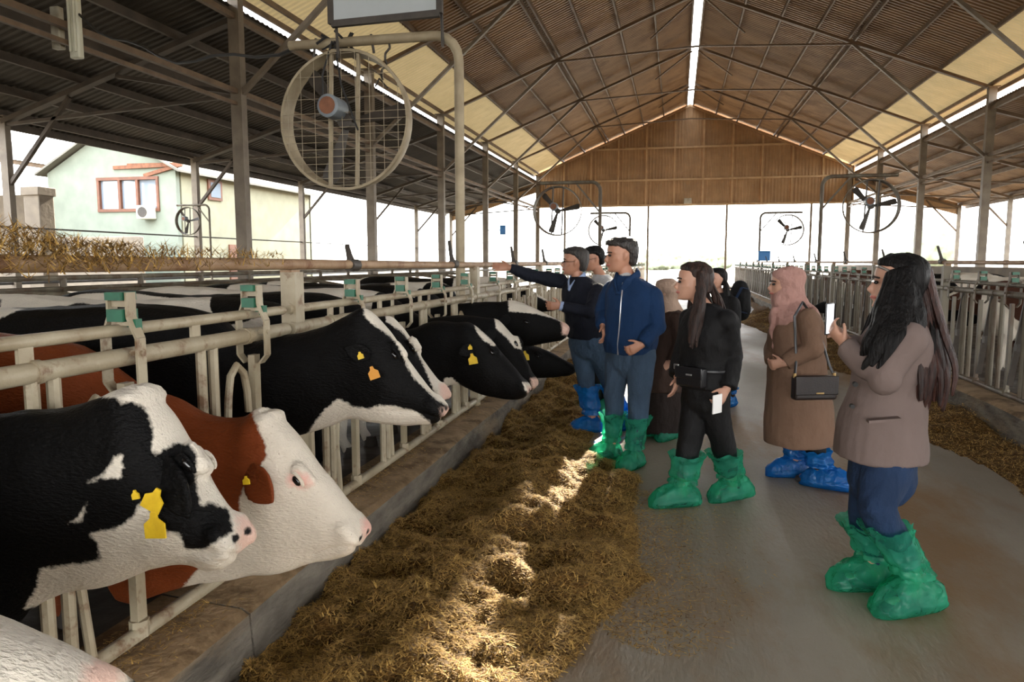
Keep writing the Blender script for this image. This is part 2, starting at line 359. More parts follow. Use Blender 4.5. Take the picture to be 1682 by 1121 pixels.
# gable wall at the far end
gb = struct('wall_back', (RX, Y1, 0)); GZ = 4.7
edges = np.arange(XL-.0, XR+.4, 1.55); edges = np.append(edges, XR+.1)
for a, b in zip(edges[:-1], edges[1:]):
    n = max(2, int(round((b-a)/.17))); m = MB(); pr = []
    for i in range(n):
        d = (b-a-.012)/n; x = a+.006+i*d
        pr += [(x, 0), (x+.3*d, 0), (x+.45*d, .03), (x+.8*d, .03)]
    pr.append((b-.006, 0)); vs = [(x, Y1+y, GZ) for x, y in pr]+[(x, Y1+y, roofz(x)+.03) for x, y in pr]; k = len(pr)
    m.add(vs, [(i, i+1, k+i+1, k+i) for i in range(k-1)]); m.build('gable_sheet', 'gable_tin', gb, ang=20)
for x in edges[1:-1]: MB().box((x, Y1-.06, (GZ+roofz(x))/2), (.07, .1, roofz(x)-GZ-.04)).build('stud', 'stud_wood', gb)
for z in (4.75, 6.15, 7.9):
    hw = min(8.6, (RZ-z)/SLOPE-.05); MB().box((RX, Y1-.07, z), (2*hw, .09, .1)).build('girt', 'stud_wood', gb)
for sg, xe in ((-1, XL), (1, XR)): MB().bar((xe, Y1-.12, roofz(xe)-.1), (RX, Y1-.12, roofz(RX)-.1), .08, .12, (0, 1, 0)).build('rafter', 'gable_tin', gb)
for x in (-6.4, -1.65, 2.62, 7.0): MB().box((x, Y1, 2.35), (.11, .11, 4.7)).build('post', 'post_steel', gb)
m = MB(); m.box((RX, Y1-.2, 4.95), (.42, .16, .3)); bevel(m.build('flood_lamp', 'galv', gb), .02)
# lean-to ends
for x0, x1, zf in ((OXL, XL, lzl), (XR, OXR, lzr)):
    m = MB(); xs = np.arange(x0, x1, .085); vs = [(x, Y1+.02*(i % 4 > 1), zf(x)-.5) for i, x in enumerate(xs)]+[(x, Y1+.02*(i % 4 > 1), zf(x)+.08) for i, x in enumerate(xs)]; k = len(xs)
    m.add(vs, [(i, i+1, k+i+1, k+i) for i in range(k-1)]); m.build('end_sheet', 'gable_tin', gb, ang=20)

# ================================================================ headlock barriers
PITCHP = 3.26; LOCKS = (.71, 1.47, 2.21, 2.97); ZB, ZM, ZU = .325, 1.285, 1.375
NECK = [.75, 1.51, 2.26, 3.02, 4.04, 4.78, 5.52, 6.27, 7.05, 9.6]
def bracket_mesh():
    m = MB()                                                # two flat cheek plates with a cranked foot, bolts
    for s in (-1, 1):
        pr = [(0, 1.50), (0, 1.42), (.014, 1.385), (.03, 1.35), (.03, 1.20), (0, 1.165)]
        for a, b in zip(pr[:-1], pr[1:]): m.bar((s*(.036+a[0]), -.0, a[1]), (s*(.036+b[0]), 0, b[1]), .008, .042, (0, 1, 0))
        m.tube([(s*.03, 0, 1.30), (s*.078, 0, 1.30)], .011, 6)
    m.box((0, 0, 1.462), (.07, .012, .02)); m.box((0, .0, 1.40), (.07, .014, .02))
    return m
def panel(side, skip, Yabs, mname):
    sg = 1 if side == 'left' else -1; ex = .0; root = None; parts = []
    def P(name, mb, mt): parts.append((name, mb, mt, []))
    m = MB(); m.tube([(0, .02, ZM), (0, PITCHP-.02, ZM)], .031, 12)
    for y in (.42, 1.85, 2.9): m.tube([(0, y, ZM), (0, y+.03, ZM)], .036, 12)
    P('main_rail', m, mname)
    P('upper_rail', MB().tube([(-.012*sg, .02, ZU), (-.012*sg, PITCHP-.02, ZU)], .021, 10), mname)
    m = MB(); m.tube([(0, .02, ZB), (0, PITCHP-.02, ZB)], .027, 10); P('bottom_rail', m, mname)
    m = MB(); m.box((-.02*sg, .09, .80), (.075, .085, 1.5)); m.box((-.02*sg, .09, .06), (.16, .15, .02)); m.tube([(-.02*sg, .04, ZU), (-.02*sg, .15, ZU)], .03, 10); P('post', m, mname)
    for q in (.45, 1.11, 1.84, 2.59):
        m = MB(); m.box((-.006*sg, q, (ZM+ZU)/2), (.012, .05, ZU-ZM)); P('rail_tie', m, mname)
    for lk in LOCKS:
        parts.append(('lock_bracket', MB().add(*shift(bracket_mesh(), (0, lk, 0))), mname, [('latch_block', latch_mb(lk), 'green_plastic')]))
        m = MB(); m.box((0, lk, (1.2+ZB)/2), (.03, .045, 1.2-ZB)); m.tube([(0, lk, ZB-.01), (0, lk, ZB+.05)], .033, 8); P('latch_bar', m, mname)
        for dy, r in ((-.53, .024), (-.36, .02), (-.285, .02)):
            if any(abs(Yabs+lk+dy-nk) < .125 for nk in skip): continue
            m = MB(); m.tube([(0, lk+dy, ZB), (0, lk+dy, ZM)], r, 8)
            if dy == -.53: m.tube([(.0, lk+dy, ZM-.06), (.04*sg, lk+dy, ZM-.06)], .012, 6)
            P('upright_bar', m, mname)
        if not any(abs(Yabs+lk-.12-nk) < .13 for nk in skip):
            hp = [(0, lk-.21, ZB+.02), (0, lk-.24, .62), (0, lk-.195, 1.04), (0, lk-.175, 1.13), (0, lk-.13, 1.17), (0, lk-.08, 1.13), (0, lk-.06, 1.05), (0, lk-.055, .96)]
            if side == 'left': P('swing_bar', MB().tube(hp, .016, 8), mname)
            else:
                m = MB(); m.bar((0, lk-.30, ZM-.03), (0, lk-.07, ZB+.1), .022, .05, (1, 0, 0)); m.box((0, lk-.19, .80), (.05, .07, .07)); P('swing_bar', m, 'dark_iron')
    return parts
def shift(mb, d): return [tuple(Vector(v)+Vector(d)) for v in mb.v], mb.f
def latch_mb(y):
    m = MB(); m.box((0, y, 1.488), (.058, .075, .026)); m.box((0, y+.004, 1.425), (.058, .075, .04)); m.box((0, y+.03, 1.40), (.05, .03, .03)); m.box((.045, y+.012, 1.392), (.02, .03, .04)); return m
def place_panel(parts, X, Y, label, grp, cache=None):
    t = thing('headlock_barrier', label, 'barrier', (X, Y, 0), grp)
    for i, (n, mb, mt, subs) in enumerate(parts):
        if cache is not None and i in cache: me, sm = cache[i]
        else:
            me = mb.mesh(n); me.materials.append(MATS[mt]); sm = []
            for sn, s_, smt in subs: q = s_.mesh(sn); q.materials.append(MATS[smt]); sm.append((sn, q))
            if cache is not None: cache[i] = (me, sm)
        o = inst(n, me, t)
        for sn, q in sm: inst(sn, q, o)
ORD = ['first', 'second', 'third', 'fourth', 'fifth', 'sixth', 'seventh', 'eighth', 'ninth', 'tenth', 'eleventh', 'twelfth', 'thirteenth', 'fourteenth']
cl_, cr2 = {}, {}
gen_l, gen_r = panel('left', [], 0, 'pale_paint'), panel('right', [], 0, 'galv_dull')
for k in range(13):
    Y = -.15+PITCHP*k
    if k < 3: place_panel(panel('left', NECK, Y, 'pale_paint'), BL, Y, ('cream tubular headlock barrier holding the nearest cows, %s section from the camera' % ORD[k]), 'left headlock barriers')
    else: place_panel(gen_l, BL, Y, 'cream tubular headlock barrier along the left kerb, %s section from the camera' % ORD[k], 'left headlock barriers', cl_)
    place_panel(gen_r, BR, Y, 'dull grey headlock barrier along the right kerb, %s section from the camera' % ORD[k], 'right headlock barriers', cr2)
# neck rails with upright stubs
def neck_rail(X, z, ya_, label, m, stubs):
    t = thing('neck_rail', label, 'rail', (X, ya_, 0))
    MB().tube([(X, ya_, z+.02), (X, 6.5, z-.01), (X, 42.3, z-.01)], .026 if X < 0 else .022, 12).build('pipe', m, t)
    for y in stubs:
        q = MB(); hs = .11 if y < 5 else .19; q.tube([(X, y, z-.01), (X-.02, y, z+.06), (X-.05, y+.04, z+hs)], [.03, .018, .015], 8); q.tube([(X, y-.05, z), (X, y+.05, z)], .036, 10); q.build('pipe_stub', 'dark_iron', t)
    for y in np.arange(3.2, 42, 3.26): q = MB(); q.box((X, y, z-.045), (.06, .08, .05)); q.build('saddle', m, t)
    return t
neck_rail(BL-.03, 1.58, .5, 'rusty cream pipe running above the left headlock barriers', 'neck_pipe', [3.9, 5.85, 8.2, 10.2, 13.2, 16.4, 19.6, 22.9])
neck_rail(BR+.03, 1.60, .5, 'thin brown pipe running above the right headlock barriers', 'neck_pipe', [5.2, 7.6, 9.9, 12.4, 15.1, 18.2, 21.4, 24.5, 27.8, 31])

# ================================================================ free stall dividers and rails in the pens
def stall(X, Y, sg, name, label, grp):
    t = thing('stall_divider', label, 'stall divider', (X, Y, 0), grp)
    MB().tube([(X, Y, .1), (X, Y, 1.42)], .035, 8).build('upright', 'galv_dull', t)
    lp = [(X, Y, 1.30), (X+sg*1.2, Y, 1.30), (X+sg*1.7, Y, 1.22), (X+sg*1.9, Y, 1.0), (X+sg*1.82, Y, .75), (X+sg*1.5, Y, .62), (X+sg*.6, Y, .58), (X, Y, .55)]
    MB().tube(lp, .026, 8).build('loop', 'galv_dull', t)
for i in range(14): stall(-6.6, 2.0+1.2*i, 1, 'stall', 'curved grey tube stall divider beyond the left cows, %s from the camera' % ORD[i], 'stall dividers in the left pen')
t = thing('stall_rail', 'weathered double rail behind the left row of cows', 'rail', (-6.6, 1, 0))
for z in (1.42, 1.30): MB().tube([(-6.6, 1, z), (-6.6, 41, z)], .03, 8).build('rail', 'galv_dull', t)
t = thing('water_trough_wall', 'low pale concrete wall behind the right barrier', 'wall', (8.2, 20, 0))
m = MB(); m.box((8.2, 24, .75), (.25, 34, 1.4)); bevel(m.build('wall_body', 'concrete_pale', t), .03)
# ================================================================ yard buildings seen under the left eave
gb2 = thing('farm_building', 'pale green farm building with wide window seen under the left eave', 'building', (-20.6, 24, -.05))
GX0, GX1, GY0, GY1, GE, GA = -23.6, -18.0, 24.0, 34.0, 5.0, 6.5
m = MB(); gx = (GX0+GX1)/2
wx0, wx1 = at(165, 300, Y=GY0).x, at(262, 300, Y=GY0).x; wz0, wz1 = at(215, 346, Y=GY0).z, at(215, 294, Y=GY0).z
def wallpoly(pts, thick, name, mt):                       # front wall with the window opening
    return MB().add(pts, [tuple(range(len(pts)))]).build(name, mt, gb2)
m.box(((GX0+wx0)/2, GY0, 2.45), (wx0-GX0, .2, 5.0)); m.box(((wx1+GX1)/2, GY0, 2.45), (GX1-wx1, .2, 5.0))
m.box(((wx0+wx1)/2, GY0, (wz0-.05)/2), (wx1-wx0, .2, wz0+.05)); m.box(((wx0+wx1)/2, GY0, (wz1+4.95)/2), (wx1-wx0, .2, 4.95-wz1))
m.add([(GX0, GY0-.1, 4.95), (GX1, GY0-.1, 4.95), (gx, GY0-.1, GA), (GX0, GY0+.1, 4.95), (GX1, GY0+.1, 4.95), (gx, GY0+.1, GA)], [(0, 1, 2), (5, 4, 3), (0, 2, 5, 3), (1, 4, 5, 2), (0, 3, 4, 1)])
m.build('front_wall', 'green_wall', gb2)
m = MB(); m.box((GX1-.1, (GY0+GY1)/2+.1, 2.45), (.2, GY1-GY0-.2, 5.0)); m.box((GX0+.1, (GY0+GY1)/2+.1, 2.45), (.2, GY1-GY0-.2, 5.0)); m.box((gx, GY1, 2.45), (GX1-GX0, .2, 5)); m.build('side_wall', 'yellow_wall', gb2)
for s, xe in ((-1, GX0-.3), (1, GX1+.3)):
    a = V(xe, 0, 4.85); b = V(gx, 0, GA+.06); q = MB(); P = []
    for y in (GY0-.4, GY1+.4):
        for p, dz in ((a, 0), (b, 0), (b, .08), (a, .08)): P.append((p.x, y, p.z+dz))
    q.add(P, [(0, 1, 2, 3), (7, 6, 5, 4), (0, 4, 5, 1), (1, 5, 6, 2), (2, 6, 7, 3), (3, 7, 4, 0)]); q.build('roof_slope', 'shed_roof', gb2)
wf = MB(); T = .11
wf.box(((wx0+wx1)/2, GY0-.1, wz0), (wx1-wx0+T, .12, T)); wf.box(((wx0+wx1)/2, GY0-.1, wz1), (wx1-wx0+T, .12, T))
for x in (wx0, wx1, wx0+(wx1-wx0)*.36, wx0+(wx1-wx0)*.66): wf.box((x, GY0-.1, (wz0+wz1)/2), (T*.9, .11, wz1-wz0))
wfo = wf.build('window_frame', 'brown_frame', gb2)
for a, b in ((0, .36), (.36, .66), (.66, 1)):
    m = MB(); m.box((wx0+(wx1-wx0)*(a+b)/2, GY0-.04, (wz0+wz1)/2), ((wx1-wx0)*(b-a)-T, .01, wz1-wz0-T)); m.build('pane', 'glass', wfo)
m = MB(); m.box((gx, GY0+1.5, 3), (5, .05, 3)); m.build('inner_sheet', 'black_rubber', gb2)  # plain black sheet standing behind the front window
a, b = at(341, 328, X=GX1), at(362, 298, X=GX1)
m = MB(); m.box((GX1+.03, (a.y+b.y)/2, (a.z+b.z)/2), (.08, b.y-a.y, b.z-a.z)); f = m.build('window_frame', 'brown_frame', gb2)
m = MB(); m.box((GX1+.075, (a.y+b.y)/2, (a.z+b.z)/2), (.02, (b.y-a.y)*.7, (b.z-a.z)*.72)); m.build('pane', 'glass', f)
a, b = at(375, 400, X=GX1), at(390, 400, X=GX1)
m = MB(); m.box((GX1+.03, (a.y+b.y)/2, 1.15), (.08, b.y-a.y, 2.3)); m.build('door', 'brown_frame', gb2)
a = at(250, 350, Y=GY0); m = MB(); m.box((a.x, GY0-.32, a.z), (.55, .4, .5)); o = bevel(m.build('air_conditioner', 'lamp_white', gb2), .03)
m = MB(); m.tube([(a.x, GY0-.53, a.z), (a.x, GY0-.545, a.z)], .19, 16); m.build('fan_grille', 'dark_iron', o)
# open shed beside it
sh = thing('open_shed', 'open shed with pale roof at the left edge beyond the eave posts', 'shed', (-29, 20, -.05))
me, _ = sheet_mesh('shed_sheet', (0, 0, 0), (-11, 0, 3.4), 2.04); me.materials.append(MATS['shed_roof'])
for i in range(9): inst('roof_sheet', me, sh, Vector((-24, 9+2.04*i, 5.35))-wl(sh))
for i in range(7): MB().box((-24.1-1.7*i, 18, 5.28+.309*1.7*i), (.08, 18.4, .16)).build('purlin', 'steel_brown', sh)
for y in (12, 18, 25): MB().box((-24.1, y, 2.6), (.16, .16, 5.2)).build('post', 'post_steel', sh)
MB().box((-31, 26.5, 2.2), (13.4, .2, 4.5)).build('back_wall', 'concrete_pale', sh)
t = thing('concrete_wall', 'low bare concrete wall in front of the green building', 'wall', (-20.6, 21.6, -.05))
m = MB(); m.box((-21.2, 21.6, 1.2), (7.0, .22, 2.5)); bevel(m.build('wall_body', 'concrete_pale', t), .03)
t = thing('concrete_pillar', 'stubby grey concrete pillar standing left of the green building', 'pillar', (-14.4, 14.3, -.05))
m = MB(); m.box((-14.4, 14.3, 1.6), (.42, .42, 3.3)); m.box((-14.4, 14.3, 3.2), (.5, .5, .2)); bevel(m.build('pillar_body', 'concrete_pale', t), .02)
for q in ((187, 276), (237, 289), (210, 272)): MB().bar(at(299, 270, Y=23.8), at(*q, Y=23.9), .1, .13).build('awning_pole', 'rust', gb2)
# far trees and hedge beyond the gable opening
def bush(name, label, x, y, h, w_):
    q = MB(); P = []
    for i in range(7):
        a = RNG.uniform(0, 2*PI); r = w_*.32*RNG.uniform(0, 1); s = RNG.uniform(.22, .34)*w_
        cc = V(x+r*math.cos(a)*1.4, y+r*math.sin(a)*.6, h*RNG.uniform(.45, .75)); q.tube([cc-V(0, 0, s*.4), cc+V(0, 0, s*.4)], s, 10, round_=True)
    me = organic(q, w_*.06, 2, name); co = coords(me); nn_ = normals(me); setco(me, co+nn_*(fbm(co*3.2/w_*2, int(x) & 63, 3)*w_*.09)[:, None])
    t = thing(name, label, 'tree', (x, y, -.05), 'trees beyond the far opening')
    link('crown', me, 'tree_haze', t); MB().tube([(x, y, -.05), (x, y, h*.55)], [w_*.05, w_*.03], 8).build('trunk', 'bark', t)
for i, (px, Y, h, w_, lb) in enumerate([(1075, 150, 2.6, 5, 'leftmost of the far trees, beside the man in blue'), (1112, 170, 2.6, 6, 'far pale tree left of the woman in black'), (1150, 160, 2.8, 5, 'far pale tree above the woman in black'), (1178, 180, 3.0, 6, 'far pale tree right of the woman in black'), (1520, 75, 4.6, 4, 'hazy small tree seen beyond the right barn posts'), (1480, 110, 2.4, 4, 'low hazy tree beyond the right barrier, above the woman with the phone')]):
    g = at(px, 425, Y=Y); bush('tree', lb, g.x, Y, h, w_)
t = thing('electric_box', 'small teal switch box on a left barn post', 'box', at(826, 378, Y=30.3))
a = at(826, 378, Y=30.3); m = MB(); m.box(a, (.24, .16, .4)); bevel(m.build('housing', 'blue_plastic', t), .02); MB().bar(a, (XL+.1, 30.5, a.z), .03, .03).build('bracket', 'dark_iron', t)
t = thing('blue_box', 'blue plastic box fixed on the right neck rail', 'box', (BR+.03, 28.8, 1.62))
m = MB(); m.box((BR+.03, 28.8, 1.80), (.42, .3, .34)); bevel(m.build('shell', 'blue_plastic', t), .03); m = MB(); m.box((BR+.03, 28.8, 1.98), (.46, .34, .03)); m.build('lid', 'blue_plastic', t)

# ================================================================ fans
FY = 6.28
pp = at(778, 300, Y=FY); armz = at(740, 57, Y=FY).z; armx = at(497, 75, Y=FY).x; rc = at(591, 199, Y=FY); RR = abs(at(694, 199, Y=FY).x-at(488, 199, Y=FY).x)/2
def make_fan(sg, label, grp, near):
    "built at the foot of its post; sg = -1 the arm reaches left"
    t = thing('barn_fan', label, 'fan', (0, 0, 0), grp); r = .043; ax = sg*abs(armx-pp.x); bx = .22
    pts = [(0, 0, .25), (0, 0, 1.5), (0, 0, armz-bx)]+[(sg*bx*(1-math.cos(a)), 0, armz-bx+bx*math.sin(a)) for a in (.35, .7, 1.05, 1.35, PI/2)]+[(sg*.8, 0, armz), (ax, 0, armz)]
    MB().tube(pts, r, 12).build('post', 'fan_cream' if near else 'galv_dull', t)
    m = MB(); m.box((0, 0, .27), (.2, .2, .02)); m.build('base_plate', 'galv_dull', t)
    if not near: MB().bar((0, 0, armz-.75), (sg*.62, 0, armz), .04, .04).build('arm_brace', 'galv_dull', t)
    cx_, cz = sg*abs(rc.x-pp.x), rc.z; D = .16; n = 48; rings = []
    for y, rr in ((-D/2, RR+.01), (-D/2+.01, RR+.015), (D/2-.01, RR-.005), (D/2, RR-.01), (D/2, RR-.03), (-D/2, RR-.012)):
        rings.append([V(cx_+rr*math.cos(2*PI*i/n), y, cz+rr*math.sin(2*PI*i/n)) for i in range(n)])
    q = MB(); q.loft(rings+[rings[0]], False); q.build('ring', 'fan_cream' if near else 'galv_dull', t)
    q = MB()
    for k in range(-9, 10):
        z = k*RR/9.5; hw = math.sqrt(max(RR*RR-z*z, 0))
        if k <= 1 or k % 3 == 0: q.tube([(cx_-hw, -D/2-.01, cz+z), (cx_+hw, -D/2-.01, cz+z)], .0026, 4)
    for k in range(-4, 5):
        x = k*RR/4.6; hh = math.sqrt(RR*RR-x*x); q.tube([(cx_+x, -D/2-.014, cz-hh), (cx_+x, -D/2-.014, cz+hh)], .0026, 4)
    g = q.build('wire_guard', 'wire', t) if near else None
    for x in (-.13, .13): 
        hh = math.sqrt(RR*RR-x*x)-.01; MB().bar((cx_+x-.02, -D/2+.03, cz-hh), (cx_+x+.02, -D/2+.03, cz+hh), .03, .03, (0, 1, 0)).build('mount_strut', 'fan_cream' if near else 'dark_iron', t)
    m = MB(); m.tube([(cx_-.07, -D/2-.16, cz+.10), (cx_-.07, -D/2-.15, cz+.10), (cx_-.07, -D/2+.06, cz+.10), (cx_-.07, -D/2+.07, cz+.10)], [.085, .10, .10, .06], 20)
    mo = m.build('motor', 'motor_grey', t); MB().tube([(cx_-.07, -D/2-.166, cz+.10), (cx_-.07, -D/2-.159, cz+.10)], .075, 16).build('end_cap', 'rust', mo)
    for k in range(3):
        a = 2*PI*k/3+(2.25 if near else 2.3); e = V(math.cos(a), 0, math.sin(a)); p = V(-math.sin(a), 0, math.cos(a)); pr = []
        for s, w_ in ((.05, .05), (.25, .10), (RR-.1, .15), (RR-.05, .12)):
            cc = V(cx_, .03, cz)+e*s; tw = V(0, .6, 0); d = (p+tw*.7).normalized(); nn_ = e.cross(d)
            pr.append([cc+d*w_/2*u+nn_*.006*v_ for u, v_ in ((-1, -1), (1, -1), (1, 1), (-1, 1))])
        MB().loft(pr).build('blade', 'dark_iron', t)
    MB().tube([(cx_, -.05, cz), (cx_, .07, cz)], .07, 14).build('hub', 'dark_iron', t)
    for x in (-.28, .25):
        MB().tube([(cx_+x, 0, armz+.05), (cx_+x*1.1, 0, cz+RR*.96)], .012, 6).build('hanger', 'dark_iron', t)
    if near:
        for x0, x1, z1 in ((-.10, -.17, cz+.1), (-.08, .16, cz-.1)):
            MB().tube([(cx_+x0, -.05, armz), (cx_+(x0+x1)/2-.03, -.12, (armz+z1)/2), (cx_+x1, -.12, z1)], .009, 6).build('cable', 'black_rubber', t)
        x = cx_+.42; q = MB()
        for i in range(7): q.tube([(x+.02*math.sin(i*2)-.012*i, -.0, armz-.03-.045*i), (x+.02*math.sin(i*2+2)-.012*(i+1), .0, armz-.03-.045*(i+1))], .011, 5)
        q.tube([(x-.1, 0, armz-.33), (x-.14, 0, armz-.40)], .008, 5); q.tube([(x-.1, 0, armz-.33), (x-.02, 0, armz-.42)], .008, 5); q.build('chain', 'dark_iron', t)
        q = MB()
        for i in range(9):
            a = RNG.uniform(-.16, .16, 6); q.tube([(cx_-.08+a[0], a[1]*.6, armz+a[2]*.6+.02), (cx_-.08+a[3], a[4]*.6, armz+a[5]*.6+.02)], .012, 5)
        q.build('wire_knot', 'black_rubber', t)
    return t
fan = make_fan(-1, 'large cream ring fan hanging from the bent pipe over the near cows', 'barn fans', True); fan.location = (BL-.10, FY, 0)
fl = make_fan(-1, 'dark fan behind the pointing man, nearer of the two far left fans', 'barn fans', False); fl.location = (BL-.10, 18.3, 0)
copy_tree(fl, (BL-.10, 30.0, 0), None, 'smaller looking fan behind the man in blue, farther of the two far left fans')
fr = make_fan(1, 'dark fan hanging above the woman with the phone on the right', 'barn fans', False); fr.location = (BR+.10, 18.3, 0)
copy_tree(fr, (BR+.10, 31.2, 0), None, 'far right fan left of the centre of the right barrier')
o = copy_tree(fl, (-12.0, 17.2, .95), None, 'small ring fan beside the green building under the left eave'); o.scale = (.6, .6, .6); q = MB(); q.box((0, 0, -.7), (.4, .4, 2.0)); me = q.mesh('plinth'); me.materials.append(MATS['concrete_pale']); inst('plinth', me, o)
# board hung on the fan arm
t = thing('hanging_board', 'pale grey board in a black frame hanging above the near fan', 'board', at(633, 30, Y=6.1))
a, b = at(545, 40, Y=6.05), at(722, 22, Y=6.15); hgt = .85
m = MB(); P = []
for dy in (-.02, .02): P += [a+V(0, dy, 0), b+V(0, dy, 0), b+V(0, dy, hgt), a+V(0, dy, hgt)]
m.add(P, [(0, 1, 2, 3), (7, 6, 5, 4), (0, 4, 5, 1), (1, 5, 6, 2), (2, 6, 7, 3), (3, 7, 4, 0)]); m.build('panel', 'board_grey', t)
m = MB()
for p, q in ((a, b), (b, b+V(0, 0, hgt)), (a, a+V(0, 0, hgt)), (a+V(0, 0, hgt), b+V(0, 0, hgt))): m.bar(p, q, .055, .045, (0, 1, 0))
m.build('frame', 'dark_iron', t)
for p in (a+V(.0, .06, 0), b+V(0, .03, 0)): MB().tube([p+V(0, 0, .3), p+V(0, .05, -.25)], .014, 6).build('hanger', 'dark_iron', t)
# fluorescent batten on the left post row
t = thing('fluorescent_lamp', 'dusty white fluorescent batten fixed upright under the left roof', 'lamp', (XL, 8.46, 4.35))
a = at(127, 97, X=XL+.1)
m = MB(); m.box((a.x, a.y, a.z+.65), (.16, .09, 1.3)); bevel(m.build('housing', 'lamp_white', t), .02)
for s in (-1, 1): MB().tube([(a.x+s*.04, a.y-.06, a.z+.08), (a.x+s*.04, a.y-.06, a.z+1.22)], .018, 8).build('tube', 'lamp_white', t)
m = MB(); m.box((a.x-.3, a.y+.02, a.z+.42), (.14, .1, .55)); bevel(m.build('ballast', 'galv', t), .015)
# cable slung from the post row to the fan arm
t = thing('power_cable', 'black power cable slung from the left beam to the fan arm', 'cable', (BL-1.6, FY, armz))
p0 = at(500, 72, Y=FY); p3 = at(120, 20, X=XL); pts = []
for u in np.linspace(0, 1, 14): q = p0.lerp(p3, u); q.z -= .35*math.sin(PI*u)+.05*math.sin(u*17); pts.append(q)
MB().tube(pts, .016, 6).build('cable_run', 'black_rubber', t)
# ================================================================ fodder
def heap_h(x, y, kind):
    "height of the fodder above the alley floor"
    x = np.asarray(x, float); y = np.asarray(y, float); P = np.stack([x*1.6, y*1.1, 0*x], -1)
    if kind == 'left':
        edge = np.interp(y, [0, 2.5, 3.2, 3.6, 4, 4.5, 5.3, 5.6, 6.2, 7, 9, 15, 45], [-.5, -.48, -.3, 0, -.26, -.26, -.3, -.42, -.62, -.66, -.95, -.85, -.85])+.10*vn(np.stack([y*1.9, 0*y, 0*y+7], -1), 12)+.05*vn(np.stack([y*5, x*5, 0*y+7], -1), 13)
        d = np.clip((edge-x)/.8, 0, 1); prof = .13*d**.8*(1-.5*np.clip((-x-1.0)/.5, 0, 1))
        ridge = 1-2*np.abs(fbm(P*np.array([1.2, 2.2, 1])*1.3, 71, 2))
        h = prof*(1+.4*fbm(P*1.4, 21, 3))+np.clip(d*3, 0, 1)*(.05*ridge+.04*fbm(P*4, 31, 3))+.012*np.clip(d*6, 0, 1)*fbm(P*14, 33, 2)
        return np.where(d > 0, np.maximum(h, .004*np.clip(d*20, 0, 1)), -.03)
    near = np.clip((9.5-y)/2, 0, 1)
    edge = 2.45-.25*near+.25*vn(np.stack([y*.5, 0*y, 0*y+4], -1), 41)-.55*np.clip((y-11)/3, 0, 1)*np.clip((26-y)/4, 0, 1)
    d = np.clip((x-edge)/.9, 0, 1); prof = (.10+.16*np.clip((y-11)/3, 0, 1))*d**.8
    h = prof*(1+.5*fbm(P*1.4, 51, 3))+.015*np.clip(d*6, 0, 1)*fbm(P*5, 61, 3)
    return np.where(d > 0, np.maximum(h, .002), -.03)
def heap(kind, x0, x1, y0, y1, dx, label):
    xs = np.arange(x0, x1+1e-6, dx); ys = [y0]
    while ys[-1] < y1: ys.append(ys[-1]+dx*(1 if ys[-1] < 8 else 3))
    X, Yg = np.meshgrid(xs, np.array(ys)); Hh = heap_h(X, Yg, kind); n = len(xs)
    vs = np.stack([X, Yg, Hh], -1).reshape(-1, 3); fs = []
    for j in range(len(ys)-1):
        for i in range(n-1):
            if max(Hh[j, i], Hh[j, i+1], Hh[j+1, i], Hh[j+1, i+1]) > 0: a = j*n+i; fs.append((a, a+1, a+n+1, a+n))
    me = bpy.data.meshes.new('fodder'); me.from_pydata(vs.tolist(), [], fs); me.update(); me.polygons.foreach_set('use_smooth', [True]*len(me.polygons))
    return tag(link('fodder_heap', me, 'hay', None, (0 if kind == 'left' else 2.5, 5, 0)), label, 'fodder', None, 'stuff')
HL = heap('left', CL-.005, .45, 1.2, 41, .028, 'long brown heap of chopped fodder along the left kerb')
HR = heap('right', 1.2, CR+.005, 3.5, 41, .045, 'brown heap of chopped fodder along the right kerb')
def straws(P, L, wd, name, parent, tilt=.5, mt='straw'):
    n = len(P); a = RNG.uniform(0, 2*PI, n); e = RNG.uniform(-.15, tilt, n); L = L*RNG.uniform(.5, 1.3, n)
    d = np.stack([np.cos(a)*np.cos(e), np.sin(a)*np.cos(e), np.sin(e)], -1); s = np.stack([-np.sin(a), np.cos(a), 0*a], -1)
    up = np.cross(d, s); ww = wd*RNG.uniform(.5, 1.4, n)[:, None]
    q0 = P-d*L[:, None]/2; q1 = P+d*L[:, None]/2
    vs = np.stack([q0-s*ww/2, q0+s*ww/2, q1+up*ww*.4, ], 1).reshape(-1, 3)
    k = np.arange(n)[:, None]*3; fs = k+np.array([[0, 1, 2]])
    me = bpy.data.meshes.new(name); me.vertices.add(len(vs)); me.vertices.foreach_set('co', vs.astype(np.float32).ravel())
    me.loops.add(n*3); me.loops.foreach_set('vertex_index', fs.astype(np.int32).ravel()); me.polygons.add(n)
    me.polygons.foreach_set('loop_start', np.arange(n, dtype=np.int32)*3); me.update(); me.validate()
    setattr_(me, 'tint', np.repeat(RNG.uniform(0, 1, n), 3))
    o = link(name, me, mt, parent); o['kind'] = 'stuff'; return o
def scatter(kind, n, x0, x1, y0, y1, power):
    x = RNG.uniform(x0, x1, n*3); y = y0+(y1-y0)*RNG.uniform(0, 1, n*3)**power; h = heap_h(x, y, kind); k = h > 0; x, y, h = x[k][:n], y[k][:n], h[k][:n]
    return np.stack([x, y, h+.006+RNG.uniform(0, .012, len(x))], -1)
m = MATS['straw']; nn = m.node_tree.nodes; at_ = nn.new('ShaderNodeAttribute'); at_.attribute_name = 'tint'; rp = nn.new('ShaderNodeValToRGB')
rp.color_ramp.elements[0].color = c(78, 52, 22); rp.color_ramp.elements[1].color = c(214, 172, 92)
m.node_tree.links.new(at_.outputs['Fac'], rp.inputs[0]); m.node_tree.links.new(rp.outputs[0], nn['Principled BSDF'].inputs['Base Color'])
